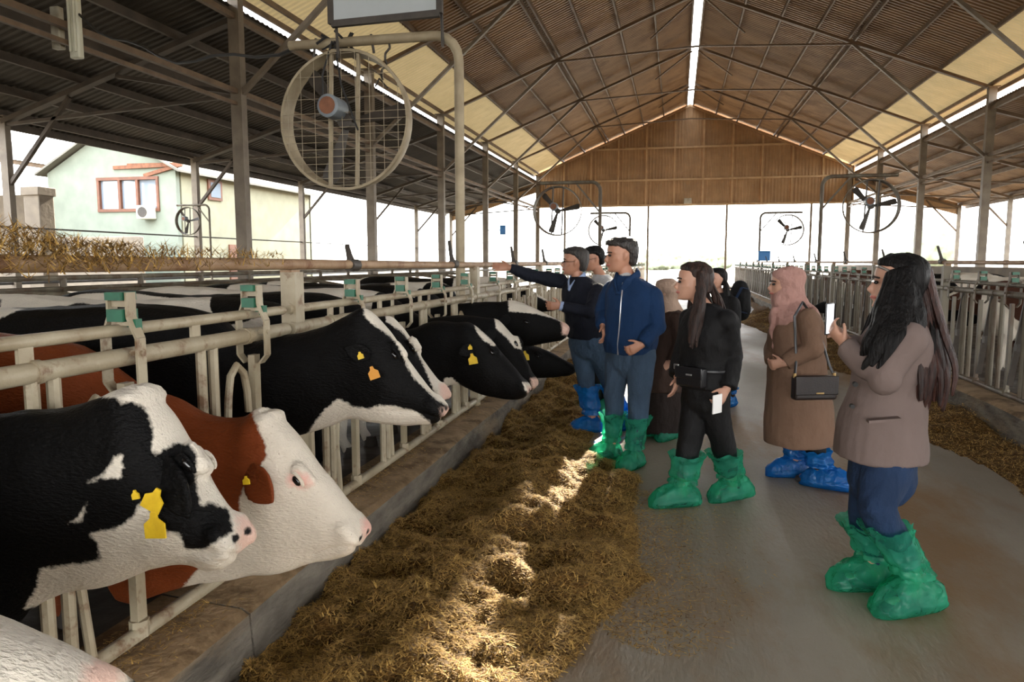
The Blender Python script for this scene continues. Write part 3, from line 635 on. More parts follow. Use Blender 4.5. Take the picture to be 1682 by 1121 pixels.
straws(scatter('left', 170000, CL, .4, 1.3, 9, 1.8), .055, .0055, 'loose_straw', HL)
straws(scatter('left', 30000, CL, .4, 9, 30, 1.6), .06, .008, 'loose_straw', HL)
straws(scatter('right', 30000, 1.7, CR, 5, 22, 1.3), .05, .006, 'loose_straw', HR)
# crumbs strewn over the concrete and the kerbs
x = RNG.normal(-.22, .24, 30000); y = 1.6+9*RNG.uniform(0, 1, 30000)**1.5; k = (x > CL+.05) & (x < 2.6) & (vn(np.stack([x*1.5, y*1.5, 0*x], -1), 77) > -.15)
P = np.stack([x[k], y[k], 0*x[k]+.004], -1); P[:, 2] = np.maximum(heap_h(P[:, 0], P[:, 1], 'left'), 0)+.004
straws(P, .034, .0045, 'strewn_straw', None, .12).update_tag()
tag(bpy.data.objects['strewn_straw'], 'thin scatter of straw crumbs on the alley concrete beside the left heap', 'straw')
x = RNG.uniform(CL-.34, CL-.03, 16000); y = 1.0+11*RNG.uniform(0, 1, 16000)**1.5; k = (vn(np.stack([x*3, y*1.3, 0*x], -1), 78) > -.25) & ((x < CL-.14) | (RNG.uniform(0, 1, 16000) < .18))
o = straws(np.stack([x[k], y[k], 0*x[k]+.285+RNG.uniform(0, .015, k.sum())], -1), .03, .004, 'strewn_straw', None, .3)
tag(o, 'fodder crumbs lying on the left kerb under the barrier rail', 'straw')
# hay caught on the neck rail
n = 5200; y = RNG.normal(1.75, .30, n); y = np.where(RNG.uniform(0, 1, n) < .35, RNG.uniform(1.0, 3.1, n), y); a = RNG.uniform(-.3, PI+.3, n)
amp = .02+.075*np.exp(-((y-1.55)/.35)**2)+.02*np.exp(-((y-2.3)/.4)**2)
rr = .028+amp*RNG.uniform(0, 1, n)**.7
P = np.stack([BL-.03+rr*np.cos(a)*1.1, y, 1.60+rr*np.sin(a)], -1)
o = straws(P, .06, .005, 'hay_tuft', None, .8); tag(o, 'tangled tuft of dry hay caught on the left pipe rail', 'hay')
# ================================================================ cows
def coat(name, dark, white=c(226, 216, 200), pink=c(216, 182, 166), grain=.5):
    m = bpy.data.materials.new(name); m.use_nodes = True; n = m.node_tree.nodes; l = m.node_tree.links; b = n['Principled BSDF']
    b.inputs['Roughness'].default_value = .55; b.inputs['Specular IOR Level'].default_value = .12
    t = n.new('ShaderNodeTexCoord'); x = n.new('ShaderNodeTexNoise'); x.inputs['Scale'].default_value = 70; x.inputs['Detail'].default_value = 4
    l.new(t.outputs['Object'], x.inputs['Vector'])
    def attr(a):
        q = n.new('ShaderNodeAttribute'); q.attribute_name = a; return q.outputs['Fac']
    def thr(a, amp, lo, hi):
        s = n.new('ShaderNodeMath'); s.operation = 'SUBTRACT'; l.new(x.outputs['Fac'], s.inputs[0]); s.inputs[1].default_value = .5
        k = n.new('ShaderNodeMath'); k.operation = 'MULTIPLY_ADD'; l.new(s.outputs[0], k.inputs[0]); k.inputs[1].default_value = amp; l.new(attr(a), k.inputs[2])
        r = n.new('ShaderNodeMapRange'); r.inputs['From Min'].default_value = lo; r.inputs['From Max'].default_value = hi; l.new(k.outputs[0], r.inputs[0]); return r.outputs[0]
    def mix(f, A, B):
        q = n.new('ShaderNodeMix'); q.data_type = 'RGBA'; l.new(f, q.inputs['Factor'])
        for s, v in (('A', A), ('B', B)):
            if isinstance(v, tuple): q.inputs[s].default_value = v
            else: l.new(v, q.inputs[s])
        return q.outputs['Result']
    y = n.new('ShaderNodeTexNoise'); y.inputs['Scale'].default_value = 7; y.inputs['Detail'].default_value = 6; l.new(t.outputs['Object'], y.inputs['Vector'])
    wv = mix(y.outputs['Fac'], white, tuple(v*.72 for v in white[:3])+(1,)); dv = mix(y.outputs['Fac'], dark, tuple(v*.7 for v in dark[:3])+(1,))
    o = mix(thr('white', .022, -.005, .005), dv, wv); sk = n.new('ShaderNodeTexNoise'); sk.inputs['Scale'].default_value = 95; sk.inputs['Detail'].default_value = 2; l.new(t.outputs['Object'], sk.inputs['Vector'])
    sr = n.new('ShaderNodeMapRange'); sr.inputs['From Min'].default_value = .70; sr.inputs['From Max'].default_value = .76; sr.inputs['To Max'].default_value = .45; l.new(sk.outputs['Fac'], sr.inputs[0])
    o = mix(sr.outputs[0], o, tuple(v*.5 for v in dark[:3])+(1,)); o = mix(thr('pink', .03, -.012, .012), o, pink); o = mix(thr('black', .02, -.005, .005), o, c(20, 18, 18))
    l.new(o, b.inputs['Base Color'])
    z = n.new('ShaderNodeTexNoise'); z.inputs['Scale'].default_value = 160; z.inputs['Detail'].default_value = 3
    mp = n.new('ShaderNodeMapping'); mp.inputs['Scale'].default_value = (.35, 1, 1); l.new(t.outputs['Object'], mp.inputs[0]); l.new(mp.outputs[0], z.inputs['Vector'])
    bp = n.new('ShaderNodeBump'); bp.inputs['Strength'].default_value = .8; bp.inputs['Distance'].default_value = .008; l.new(z.outputs['Fac'], bp.inputs['Height']); l.new(bp.outputs[0], b.inputs['Normal'])
    MATS[name] = m
coat('coat_holstein', c(10, 9, 9)); coat('coat_red', c(128, 62, 30), c(230, 218, 200), c(226, 180, 166)); coat('coat_dark_brown', c(74, 46, 34))
mat('eye_dark', c(16, 14, 14), None, 5, .12); mat('tag_yellow', c(226, 190, 40), c(206, 168, 30), 30, .4); mat('tag_orange', c(206, 140, 44), None, 5, .4)
mat('hoof', c(60, 52, 44), None, 5, .6); mat('tag_ink', c(30, 28, 26), None, 5, .6)
COWMESH = {}
from mathutils.bvhtree import BVHTree
def cow(label, Y, st, coatm, dy=0.0, whites=(), pinks=(), blacks=(), eye=None, ear=None, ear_w=.05, ear_side='white', tags=(), vox=.012, body_h=1.40, body_w=.30, wbody=0., seed=1, xb=-2.15, far_ear=True, nostril=None, mouth=(), far_dir=None, far_shift=(.09, .10), poll=()):
    "st: (top px, top py, bottom px, bottom py, half width) measured from the neck at the barrier to the muzzle, on the plane y = Y"
    t = thing('dairy_cow', label, 'cow', (xb-1.2, Y+dy, .1), 'dairy cows at the left barrier')
    q = MB(); n = 24; rings = []; data = []
    for i, s in enumerate(st):
        T, B = at(s[0], s[1], Y=Y), at(s[2], s[3], Y=Y); data.append((T, B, s[4], s[5] if len(s) > 5 else .72))
    body = [(xb-2.42, .06, 1.16, .95), (xb-2.36, .17, 1.30, .80), (xb-2.1, .25, 1.385, .62), (xb-1.75, .90, 1.40, .50), (xb-1.2, 1.05, 1.37, .44), (xb-.75, 1.0, 1.385, .48), (xb-.38, .78, 1.40, .56), (xb-.02, .62, 1.36, .66)]
    k_ = body_h/1.4; br = []
    for x, wk, zt, zb in body:
        wq = wk if wk < .3 and x < xb-2 else wk*body_w; u = (xb-x)/2.4
        br.append((V(x, Y+dy*min(1, .35+u), .1+(zt-.1)*k_), V(x, Y+dy*min(1, .35+u), .1+(zb-.1)*k_), wq, .9))
    def ring(T, B, hw, low):
        cc = (T+B)/2; a = (T-B)/2; P = []
        for j in range(n):
            th = 2*PI*j/n; co_, si = math.cos(th), math.sin(th); e = .82
            cx_, sy = math.copysign(abs(co_)**e, co_), math.copysign(abs(si)**e, si); f = 1 if co_ > 0 else 1-(1-low)*abs(cx_)**1.0
            P.append(cc+a*cx_+V(0, 1, 0)*hw*sy*f)
        return P
    # smooth stations with Catmull-Rom so the outline stays rounded
    S = br+data; F = []
    def cr(a, b, c_, d, u): return .5*((2*b)+(c_-a)*u+(2*a-5*b+4*c_-d)*u*u+(3*b-a-3*c_+d)*u**3)
    for i in range(len(S)-1):
        A = S[max(i-1, 0)]; B = S[i]; C_ = S[i+1]; D = S[min(i+2, len(S)-1)]
        for u in (0, .33, .67): F.append(tuple(cr(A[k], B[k], C_[k], D[k], u) for k in range(4)))
    F.append(S[-1]); q.loft([ring(*f) for f in F])
    # legs
    yb = Y+dy
    for sy in (-1, 1):
        w_ = body_w*.62
        q.tube([(xb-.32, yb+sy*w_, .80), (xb-.40, yb+sy*w_, .62), (xb-.34, yb+sy*w_, .42), (xb-.34, yb+sy*w_, .24), (xb-.30, yb+sy*w_, .16)], [.105, .08, .05, .036, .044], 10, round_=True)
        q.tube([(xb-2.02, yb+sy*w_, .98), (xb-1.86, yb+sy*w_, .76), (xb-2.16, yb+sy*w_, .50), (xb-2.10, yb+sy*w_, .28), (xb-2.06, yb+sy*w_, .17)], [.17, .115, .055, .038, .044], 10, round_=True)
    q.tube([(xb-2.40, yb, 1.28*k_), (xb-2.50, yb, 1.1), (xb-2.50, yb, .75), (xb-2.48, yb, .5)], [.03, .022, .018, .04], 8, round_=True)
    q.tube([(xb-1.9, yb, .60), (xb-1.75, yb, .50)], [.15, .12], 10, round_=True)
    mz = data[-1]; hd = data[-4:]
    L = (data[-1][0]-data[-5][0]).length
    fw = (data[-1][0]-data[-5][0]).normalized(); up = (data[-4][0]-data[-4][1]).normalized(); up = (up-fw*up.dot(fw)).normalized()
    # eye sockets, found on the surface itself
    bvh = BVHTree.FromPolygons([Vector(v) for v in q.v], q.f)
    def surf(p, s, dflt):
        hit = bvh.ray_cast(V(p.x, Y+s*.6, p.z), V(0, -s, 0)); return hit[0] if hit[0] is not None else V(p.x, Y+s*dflt, p.z)
    for a in poll:
        p_ = at(a[0], a[1], Y=Y); q.tube([p_-V(0, .05, 0), p_, p_+V(0, .05, 0)], [a[2]*.8, a[2], a[2]*.8], 10, round_=True)
    E = at(*eye, Y=Y-data[-4][2]*.8); ES = {}
    for s in (-1, 1):
        e = surf(E if s < 0 else E-up*.05, s, data[-4][2]*.8); ES[s] = e
        if s > 0: e = e-V(0, .024, 0)
        q.tube([e+up*.022-fw*.03-V(0, s*.016, 0), e+up*.024+fw*.02-V(0, s*.016, 0)], .026, 8, round_=True); q.tube([e-up*.022-fw*.022-V(0, s*.018, 0), e-up*.022+fw*.022-V(0, s*.018, 0)], .022, 8, round_=True)
        N0 = data[-2][0].lerp(data[-2][1], .35); n0 = surf(N0, s, .06); q.tube([n0-fw*.03-V(0, s*.02, 0), n0+fw*.015-V(0, s*.02, 0)], .03, 8, round_=True)
    me = organic(q, vox, 4, 'hide'); co = coords(me); nn_ = normals(me)
    co = co+nn_*(fbm(co*9, seed, 2)*.004)[:, None]
    for a in poll:
        p_ = np.array(at(a[0], a[1], Y=Y)); w_ = np.clip(1.6-np.linalg.norm((co-p_)*np.array([1, .55, 1]), axis=1)/a[2], 0, 1); co = co+nn_*(w_*fbm(co*55, seed+2, 2)*.006)[:, None]
    setco(me, co)
    px = project(co); scale = np.maximum(((co-_C)@_F), .3)/FPX      # metres per photo pixel at each vertex
    isb = np.clip((xb-.15-co[:, 0])/.1, -1, 1)
    if mouth:                                               # the line of the mouth, pressed in
        dm = np.full(len(co), 1e9); M_ = np.array(mouth, float)
        for a, b in zip(M_[:-1], M_[1:]):
            e = b-a; tt = np.clip(((px-a)@e)/(e@e), 0, 1); dm = np.minimum(dm, np.hypot(*(px-a-tt[:, None]*e).T)*scale)
        kx = np.exp(-(dm/.008)**2)*.008*(co[:, 0] > xb+.3); co = co-nn_*kx[:, None]; setco(me, co)
    wt = np.full(len(co), -1.0)
    for p in whites: wt = np.maximum(wt, sdf_poly(px, p)*scale)
    bk = np.full(len(co), -1.0)
    for p in blacks: bk = np.maximum(bk, sdf_poly(px, p)*scale)
    wt = np.minimum(wt, -bk)
    patch = (fbm(co*np.array([1.5, 1.5, 1.5])+seed*3.3, seed, 2)+wbody)*.4
    wt = np.where(co[:, 0] < xb-.05, patch, wt)
    pk = np.full(len(co), -1.0)
    for p in pinks: pk = np.maximum(pk, sdf_poly(px, p)*scale)
    setattr_(me, 'white', wt); setattr_(me, 'pink', pk)
    hk = np.full(len(co), -1.0)
    if nostril:
        for s in (-1, 1):
            N = at(*nostril, Y=Y); N = V(N.x, Y+s*mz[2]*.62, N.z); d = np.linalg.norm((co-np.array(N))*np.array([1, 1, 1.5]), axis=1); hk = np.maximum(hk, .017-d)
    setattr_(me, 'black', hk)
    body_o = link('hide', me, coatm, t)
    bv2 = BVHTree.FromPolygons([Vector(v) for v in co], [tuple(p.vertices) for p in me.polygons])
    def surf(p, s, dflt):
        hit = bv2.ray_cast(V(p[0], Y+s*.6, p[2]), V(0, -s, 0)); return hit[0] if hit[0] is not None else V(p[0], Y+s*dflt, p[2])
    for s in (-1, 1):
        e = surf(E if s < 0 else E-up*.05, s, .1); MB().tube([e-fw*.007-V(0, s*.010, 0), e+fw*.007-V(0, s*.010, 0)], .0165, 12, round_=True).build('eye', 'eye_dark', t)
        l_ = [e+fw*.026*math.cos(a)+up*(.012+.010*math.sin(a))+V(0, s*(.006+.004*math.sin(a)), 0) for a in np.linspace(PI*.05, PI*.95, 9)]; lm = MB().tube(l_, .006, 6, round_=True).mesh(); 
        for nm, vv in (('white', wt[np.argmin(((co-np.array(e+up*.02))**2).sum(1))]), ('pink', -1), ('black', -1)): setattr_(lm, nm, np.full(len(lm.vertices), vv))
        link('eyelid', lm, coatm, t)
    # ears: leaf shaped, cupped
    for s in ((-1, 1) if far_ear else (-1,)):
        b = at(*ear[0], Y=Y-.12); tp = at(*ear[1], Y=Y-.17); dd = tp-b; b = surf(b, s, .1); k0 = surf(b+dd, s, .1)
        yt = max(abs(b.y-Y), abs(k0.y-Y))+.03; b = V(b.x, b.y-s*.01, b.z); tp = V(b.x+dd.x, Y+s*(yt+.015), b.z+dd.z)
        if s == 1 and far_dir: b = b-fw*far_shift[0]-up*far_shift[1]-V(0, .02, 0); tp = b+V(*far_dir)
        ax = tp-b; m = MB(); pr = []; ax_n = ax.normalized(); sd = ax_n.cross(V(0, s, 0)).normalized(); nr = sd.cross(ax_n)
        for u, wk in ((0, .45), (.15, .7), (.35, .98), (.55, 1.0), (.75, .78), (.9, .42), (1, .08)):
            cc = b+ax*u; r_ = []
            for j in range(12):
                th = 2*PI*j/12; r_.append(cc+sd*ear_w*wk*math.cos(th)+nr*(.013*wk+.004)*math.sin(th)-nr*s*.0+nr*.018*wk*(math.cos(th)**2))
            pr.append(r_)
        m.loft(pr); me2 = organic(m, .006, 2, 'ear'); k = len(me2.vertices); cE = coords(me2)
        wv_ = np.full(k, .5 if ear_side == 'white' else -.5); setattr_(me2, 'white', wv_); setattr_(me2, 'pink', np.full(k, -1.)); setattr_(me2, 'black', np.full(k, -1.))
        eo = link('ear', me2, coatm, t)
        if s == -1:
            for tg in tags:
                cpx, r_, mt, ang = tg; cc = at(*cpx, Y=b.y-.03); cc.y = min(min(b.y, tp.y)-.02, surf(cc, -1, .1).y-.012); ca, sa = math.cos(ang), math.sin(ang)
                shp = [(-.25, 1.0), (.25, 1.0), (.38, .5), (1.0, .1), (1.0, -1.0), (-1.0, -1.0), (-1.0, .1), (-.38, .5)]; mb = MB(); P = []
                for yy in (-.0025, .0025):
                    for a_, b_ in shp: a2, b2 = a_*r_*.8, b_*r_; P.append(cc+V(a2*ca-b2*sa, yy+.1*a2, a2*sa+b2*ca))
                k = len(shp); mb.add(P, [tuple(range(k)), tuple(range(2*k-1, k-1, -1))]+[((i+1) % k, i, k+i, k+(i+1) % k) for i in range(k)])
                to = mb.build('ear_tag', mt, eo)
    for x, sy in ((-.30, -1), (-.30, 1), (-2.06, -1), (-2.06, 1)):
        m = MB(); yv = yb+sy*body_w*.62; m.loft([[V(xb+x+.03+r*math.cos(2*PI*j/10), yv+r*.85*math.sin(2*PI*j/10), z) for j in range(10)] for z, r in ((.10, .065), (.13, .06), (.18, .048))]); m.build('hoof', 'hoof', t)
    return t

HOL = 'coat_holstein'
# nearest: only its white brow shows at the lower left corner
cow('white faced cow cut off by the lower left corner of the photo', .86,
    [(-560, 960, -500, 1500, .13), (-300, 960, -200, 1480, .12), (-150, 990, -90, 1480, .12), (-40, 1028, 0, 1430, .115), (50, 1062, 60, 1380, .095), (110, 1095, 110, 1330, .085), (146, 1125, 140, 1270, .08), (160, 1170, 155, 1220, .04)], HOL, dy=-.35,
    whites=[[(-420, 900), (200, 1000), (260, 1500), (-420, 1500)]], pinks=[[(136, 1100), (200, 1060), (200, 1300), (130, 1300)]], eye=(-60, 1160), ear=((-190, 1060), (-280, 1150)), vox=.014, far_dir=(-.1, .06, -.02), seed=3, wbody=-.7, ear_side='black', body_w=.27)
# the near Holstein
cow('near black and white cow with two yellow tags and a black eye patch', 1.66,
    [(-60, 672, -40, 1085, .13, .7), (60, 672, 40, 1010, .125, .7), (140, 662, 110, 975, .12, .72), (210, 634, 185, 962, .112, .8), (243, 652, 240, 940, .118, .8), (288, 718, 288, 928, .112, .72), (325, 775, 325, 928, .085, .75), (358, 828, 350, 936, .072, .85), (384, 858, 378, 930, .072, .9), (398, 876, 394, 910, .045, .9)], HOL, dy=-.22,
    whites=[[(160, 652), (190, 600), (260, 600), (300, 690), (330, 730), (360, 780), (400, 840), (430, 870), (430, 900), (410, 960), (330, 965), (290, 965), (240, 965), (215, 965), (120, 985), (40, 1000), (60, 965), (66, 935), (120, 928), (166, 921), (160, 895), (148, 878), (200, 865), (222, 845), (232, 824), (246, 840), (262, 868), (296, 880), (303, 905), (330, 905), (356, 890), (383, 872), (375, 838), (345, 826), (330, 830), (321, 790), (322, 745), (312, 731), (290, 728), (275, 737), (254, 748), (250, 735), (252, 710), (240, 672), (218, 660), (200, 664), (192, 655)],
            [(322, 690), (400, 690), (410, 800), (345, 790), (326, 745)], [(144, 792), (172, 778), (188, 750), (202, 748), (200, 785), (172, 786)], [(112, 860), (128, 852), (142, 828), (134, 856)]],
    pinks=[[(388, 848), (425, 850), (425, 925), (402, 925), (392, 900)]], eye=(306, 765), ear=((243, 766), (286, 866)), ear_w=.05, ear_side='black', nostril=(400, 879), vox=.0085, seed=11, far_dir=(-.12, .0, -.08), far_shift=(.15, .19), poll=[(218, 656, .035), (234, 654, .036)], mouth=[(412, 902), (396, 914), (372, 912), (340, 908), (300, 906)],
    tags=[((243, 804), .012, 'tag_yellow', .2), ((273, 812), .032, 'tag_yellow', -.5), ((274, 853), .034, 'tag_yellow', .05)])
# the red and white one
cow('red and white cow with a white face and drooping red ear', 2.25,
    [(215, 628, 200, 985, .13, .7), (290, 657, 270, 975, .125, .7), (345, 683, 330, 958, .122, .75), (400, 684, 392, 950, .115, .85), (432, 668, 425, 946, .12, .85), (478, 712, 468, 940, .118, .75), (520, 765, 512, 922, .092, .8), (560, 815, 548, 918, .080, .85), (586, 852, 578, 908, .080, .9), (600, 872, 594, 892, .05, .9)], 'coat_red', dy=.0,
    whites=[[(418, 690), (412, 660), (440, 640), (480, 650), (640, 840), (640, 940), (300, 965), (330, 930), (385, 900), (395, 850), (392, 822), (402, 800), (425, 770), (438, 750), (434, 725), (424, 705)]],
    pinks=[[(594, 855), (630, 840), (630, 900), (600, 905)], [(470, 786), (484, 776), (504, 780), (514, 794), (500, 802), (478, 800)]], eye=(489, 789), ear=((406, 772), (446, 828)), ear_w=.062, ear_side='red', nostril=(601, 880), vox=.0085, seed=23, poll=[(428, 694, .036), (443, 691, .040)], far_dir=(-.10, .06, -.03), mouth=[(612, 898), (596, 902), (570, 898), (540, 904), (512, 914)],
    tags=[((417, 783), .014, 'tag_yellow', .1)], body_h=1.33, wbody=-.35, body_w=.29)
# third: black with a white blaze
cow('black cow with narrow white blaze and orange tag behind the red cow', 3.05,
    [(405, 560, 400, 745, .14, .7), (455, 553, 470, 722, .13, .7), (520, 541, 530, 706, .12, .7), (572, 518, 575, 690, .11, .78), (600, 506, 606, 694, .115, .8), (636, 545, 640, 697, .112, .74), (664, 586, 668, 699, .085, .78), (692, 625, 694, 698, .072, .85), (718, 655, 716, 695, .07, .9), (730, 671, 727, 686, .04, .9)], HOL,
    whites=[[(597, 500), (622, 498), (650, 540), (690, 600), (745, 665), (745, 672), (718, 658), (680, 622), (668, 600), (655, 570), (640, 552), (608, 530), (598, 518)],
            [(500, 720), (520, 690), (535, 672), (556, 655), (580, 668), (605, 672), (622, 666), (650, 668), (680, 676), (705, 692), (712, 705), (640, 712), (560, 705), (530, 715)]],
    pinks=[[(724, 672), (745, 668), (745, 690), (728, 688)]], eye=(646, 584), ear=((606, 586), (562, 572)), ear_w=.042, ear_side='black', nostril=(728, 673), vox=.010, seed=31, far_dir=(-.10, .06, -.02), mouth=[(740, 688), (722, 688), (700, 682), (670, 676), (640, 676)],
    tags=[((599, 582), .016, 'tag_yellow', .3), ((620, 610), .028, 'tag_orange', .35)], wbody=-.9)
# fourth: its white nose stripe shows behind the third
cow('cow with wide white nose stripe hidden behind the black blazed cow', 3.72,
    [(500, 530, 500, 670, .13, .7), (545, 528, 550, 660, .125, .7), (590, 522, 595, 650, .12, .7), (628, 520, 626, 640, .115, .75), (644, 522, 648, 638, .115, .8), (670, 556, 668, 650, .112, .74), (690, 588, 690, 655, .085, .78), (712, 618, 712, 660, .074, .85), (727, 640, 726, 660, .072, .9), (735, 648, 733, 656, .04, .9)], HOL, dy=.05,
    whites=[[(630, 505), (655, 505), (690, 540), (730, 600), (750, 640), (750, 665), (715, 650), (700, 610), (680, 570), (660, 545), (635, 530)]], pinks=[[(722, 632), (750, 625), (750, 660), (724, 660)]], eye=(676, 572), ear=((640, 545), (606, 538)), ear_w=.04, ear_side='black', vox=.014, far_dir=(-.1, .06, -.02), seed=42, wbody=.25)
# fifth: black face, yellow tag
cow('black cow with a thin white face streak and yellow tag, middle of the row', 4.5,
    [(640, 530, 640, 655, .14, .7), (672, 541, 676, 650, .13, .7), (710, 528, 716, 642, .12, .7), (748, 530, 752, 632, .112, .75), (772, 530, 775, 642, .116, .8), (802, 554, 803, 652, .112, .74), (824, 580, 826, 656, .086, .78), (846, 606, 846, 657, .074, .85), (862, 627, 860, 654, .072, .9), (869, 640, 867, 648, .04, .9)], HOL, dy=.02,
    whites=[[(779, 532), (787, 540), (800, 552), (815, 566), (812, 570), (795, 560), (783, 546)], [(725, 640), (730, 622), (742, 620), (757, 634), (775, 642), (790, 655), (760, 660), (735, 650)], [(858, 628), (875, 630), (875, 648), (862, 642)]],
    pinks=[[(866, 636), (880, 634), (880, 652), (868, 650)]], eye=(808, 579), ear=((775, 572), (752, 584)), ear_w=.045, ear_side='black', nostril=(867, 642), vox=.014, far_dir=(-.1, .06, -.02), seed=57,
    tags=[((776, 569), .016, 'tag_yellow', .1), ((780, 588), .034, 'tag_yellow', .2)], wbody=-.1)
cow('cow with a white forehead triangle behind the black cow in the middle', 5.15,
    [(690, 520, 690, 620, .13, .7), (725, 520, 728, 612, .125, .7), (762, 518, 768, 610, .12, .7), (800, 522, 803, 612, .115, .75), (818, 526, 821, 618, .116, .8), (840, 550, 842, 628, .112, .74), (856, 575, 857, 636, .086, .78), (868, 600, 868, 642, .074, .85), (877, 622, 875, 642, .072, .9), (881, 632, 879, 638, .04, .9)], HOL, dy=.14,
    whites=[[(812, 520), (830, 518), (848, 545), (858, 575), (846, 572), (832, 555), (815, 540)]], pinks=[[(872, 622), (890, 620), (890, 642), (874, 640)]], eye=(846, 566), ear=((812, 548), (790, 556)), ear_w=.045, ear_side='black', vox=.018, far_dir=(-.1, .06, -.02), seed=63, wbody=.3)
cow('black cow raising its broad white forehead beside the man in navy', 6.1,
    [(735, 498, 735, 585, .14, .7), (765, 498, 770, 578, .13, .7), (795, 496, 800, 572, .12, .7), (822, 496, 826, 566, .112, .78), (840, 493, 846, 570, .118, .8), (868, 502, 870, 570, .112, .74), (890, 513, 890, 566, .088, .78), (912, 523, 910, 562, .078, .85), (928, 530, 925, 559, .076, .9), (936, 537, 933, 551, .04, .9)], HOL, dy=.02,
    whites=[[(834, 490), (856, 490), (895, 508), (925, 522), (930, 532), (905, 522), (880, 516), (850, 513), (836, 512)]], pinks=[[(922, 526), (945, 526), (945, 552), (924, 550)]], eye=(866, 529), ear=((836, 520), (818, 536)), ear_w=.045, ear_side='black', nostril=(932, 540), vox=.018, far_dir=(-.1, .06, -.02), seed=71, wbody=.15)
cow('black cow lowering its head to the fodder beside the man in navy', 6.85,
    [(770, 540, 770, 625, .13, .7), (800, 548, 804, 622, .125, .7), (828, 556, 830, 618, .118, .72), (850, 562, 850, 618, .112, .78), (864, 566, 864, 620, .116, .8), (886, 571, 886, 622, .112, .74), (904, 578, 904, 621, .088, .78), (922, 588, 922, 619, .078, .85), (938, 597, 937, 617, .076, .9), (947, 604, 946, 612, .04, .9)], HOL, dy=.1,
    whites=[[(896, 566), (912, 564), (914, 572), (900, 573)]], eye=(884, 585), ear=((866, 576), (846, 588)), ear_w=.045, ear_side='black', nostril=(942, 606), vox=.018, far_dir=(-.1, .06, -.02), seed=83, wbody=-.1, tags=[((865, 583), .045, 'tag_yellow', .1)])
cow('farthest cow in view, white striped nose next to the navy sleeve', 9.6,
    [(800, 478, 800, 530, .14, .7), (818, 478, 820, 526, .13, .7), (838, 476, 840, 522, .12, .7), (856, 474, 858, 515, .112, .78), (866, 474, 868, 514, .118, .8), (880, 482, 881, 514, .112, .74), (892, 489, 892, 513, .088, .78), (904, 495, 903, 512, .078, .85), (912, 499, 911, 511, .076, .9), (917, 503, 916, 508, .04, .9)], HOL, dy=.02,
    whites=[[(862, 472), (872, 470), (890, 486), (905, 494), (895, 494), (876, 484)]], pinks=[[(904, 495), (925, 492), (925, 512), (906, 510)]], eye=(879, 491), ear=((862, 486), (850, 492)), ear_w=.05, ear_side='black', vox=.022, far_dir=(-.1, .06, -.02), seed=97, wbody=.3)

for i, (x, y, lb, cm) in enumerate(((5.1, 10.6, 'dark brown cow standing behind the right barrier, nearer one', 'coat_dark_brown'), (4.9, 15.6, 'black and white cow standing behind the right barrier', HOL), (5.2, 21.5, 'dark brown cow farther along behind the right barrier', 'coat_dark_brown'))):
    src = [o for o in bpy.data.objects if o.name.startswith('dairy_cow') and o.get('label', '').startswith('black cow lowering' if i == 1 else 'farthest cow')][0]
    k = copy_tree(src, (x, y, .1), None, lb, 'dairy cows at the right barrier'); k.rotation_euler = (0, 0, 2.6 if i != 2 else 3.4)
    if cm != HOL:
        for o in [k]+list(k.children):
            if o.type == 'MESH' and o.data.materials and o.data.materials[0].name == HOL: o.data = o.data.copy(); o.data.materials[0] = MATS[cm]
# ================================================================ people
def cloth(name, c1, k=.82, rough=.85, wr=.5, sc=9):
    m = mat(name, c1, tuple(v*k for v in c1[:3])+(1,), 6, rough, 0, wr, sc, (1, 1, .6), spec=.25); m.node_tree.nodes['Bump'].inputs['Distance'].default_value = .07; return m
mat('skin', c(176, 128, 104), c(164, 116, 92), 6, .5, 0, .05, 120); mat('skin_light', c(188, 144, 122), c(178, 132, 110), 6, .5, 0, .05, 120)
mat('lips', c(176, 104, 92), None, 5, .45); mat('brow_hair', c(44, 34, 28), None, 5, .8)
mat('hair_grey', c(52, 46, 41), c(28, 24, 22), 60, .6, 0, .6, 120, (1, 1, .3)); mat('hair_black', c(9, 8, 8), c(17, 14, 13), 50, .5, 0, .6, 110, (1, 1, .15), spec=.14)
mat('hair_dark', c(40, 32, 27), c(24, 19, 17), 60, .5, 0, .6, 120, (1, 1, .3)); mat('hair_brown', c(54, 34, 26), c(28, 19, 16), 50, .5, 0, .6, 110, (1, 1, .15), spec=.25); mat('hair_auburn', c(62, 34, 26), c(24, 16, 14), 40, .5, 0, .6, 110, (1, 1, .15), spec=.25)
cloth('navy_knit', c(16, 19, 30)); cloth('shirt_blue', c(140, 156, 188)); cloth('shirt_white', c(190, 188, 188)); cloth('jacket_blue', c(20, 48, 84), .8)
cloth('jeans', c(62, 80, 100), .7, .9, .5, 14); cloth('jeans_dark', c(32, 50, 78), .72, .9, .5, 14); cloth('black_cloth', c(15, 14, 15), .8, .7); cloth('brown_coat', c(64, 48, 41)); cloth('dark_brown', c(42, 33, 30))
cloth('tan_coat', c(116, 90, 73), .88, .85, .4, 7); cloth('taupe_blazer', c(110, 95, 90), .9, .85, .3, 7); cloth('hijab_pink', c(168, 128, 118), .88, .8, .8, 11); cloth('hijab_beige', c(172, 146, 128), .88, .8, .8, 11)
mat('leather_black', c(22, 22, 25), None, 5, .32, 0, .1, 120); mat('leather_brown', c(38, 28, 26), c(30, 23, 22), 30, .4, 0, .1, 120); mat('metal_gold', c(190, 160, 110), None, 5, .3, .9); mat('metal_silver', c(196, 196, 198), None, 5, .3, .9)
mat('paper_white', c(236, 234, 232), None, 5, .6); mat('shoe_dark', c(40, 38, 38), None, 5, .6); mat('phone_body', c(60, 60, 64), None, 5, .25)
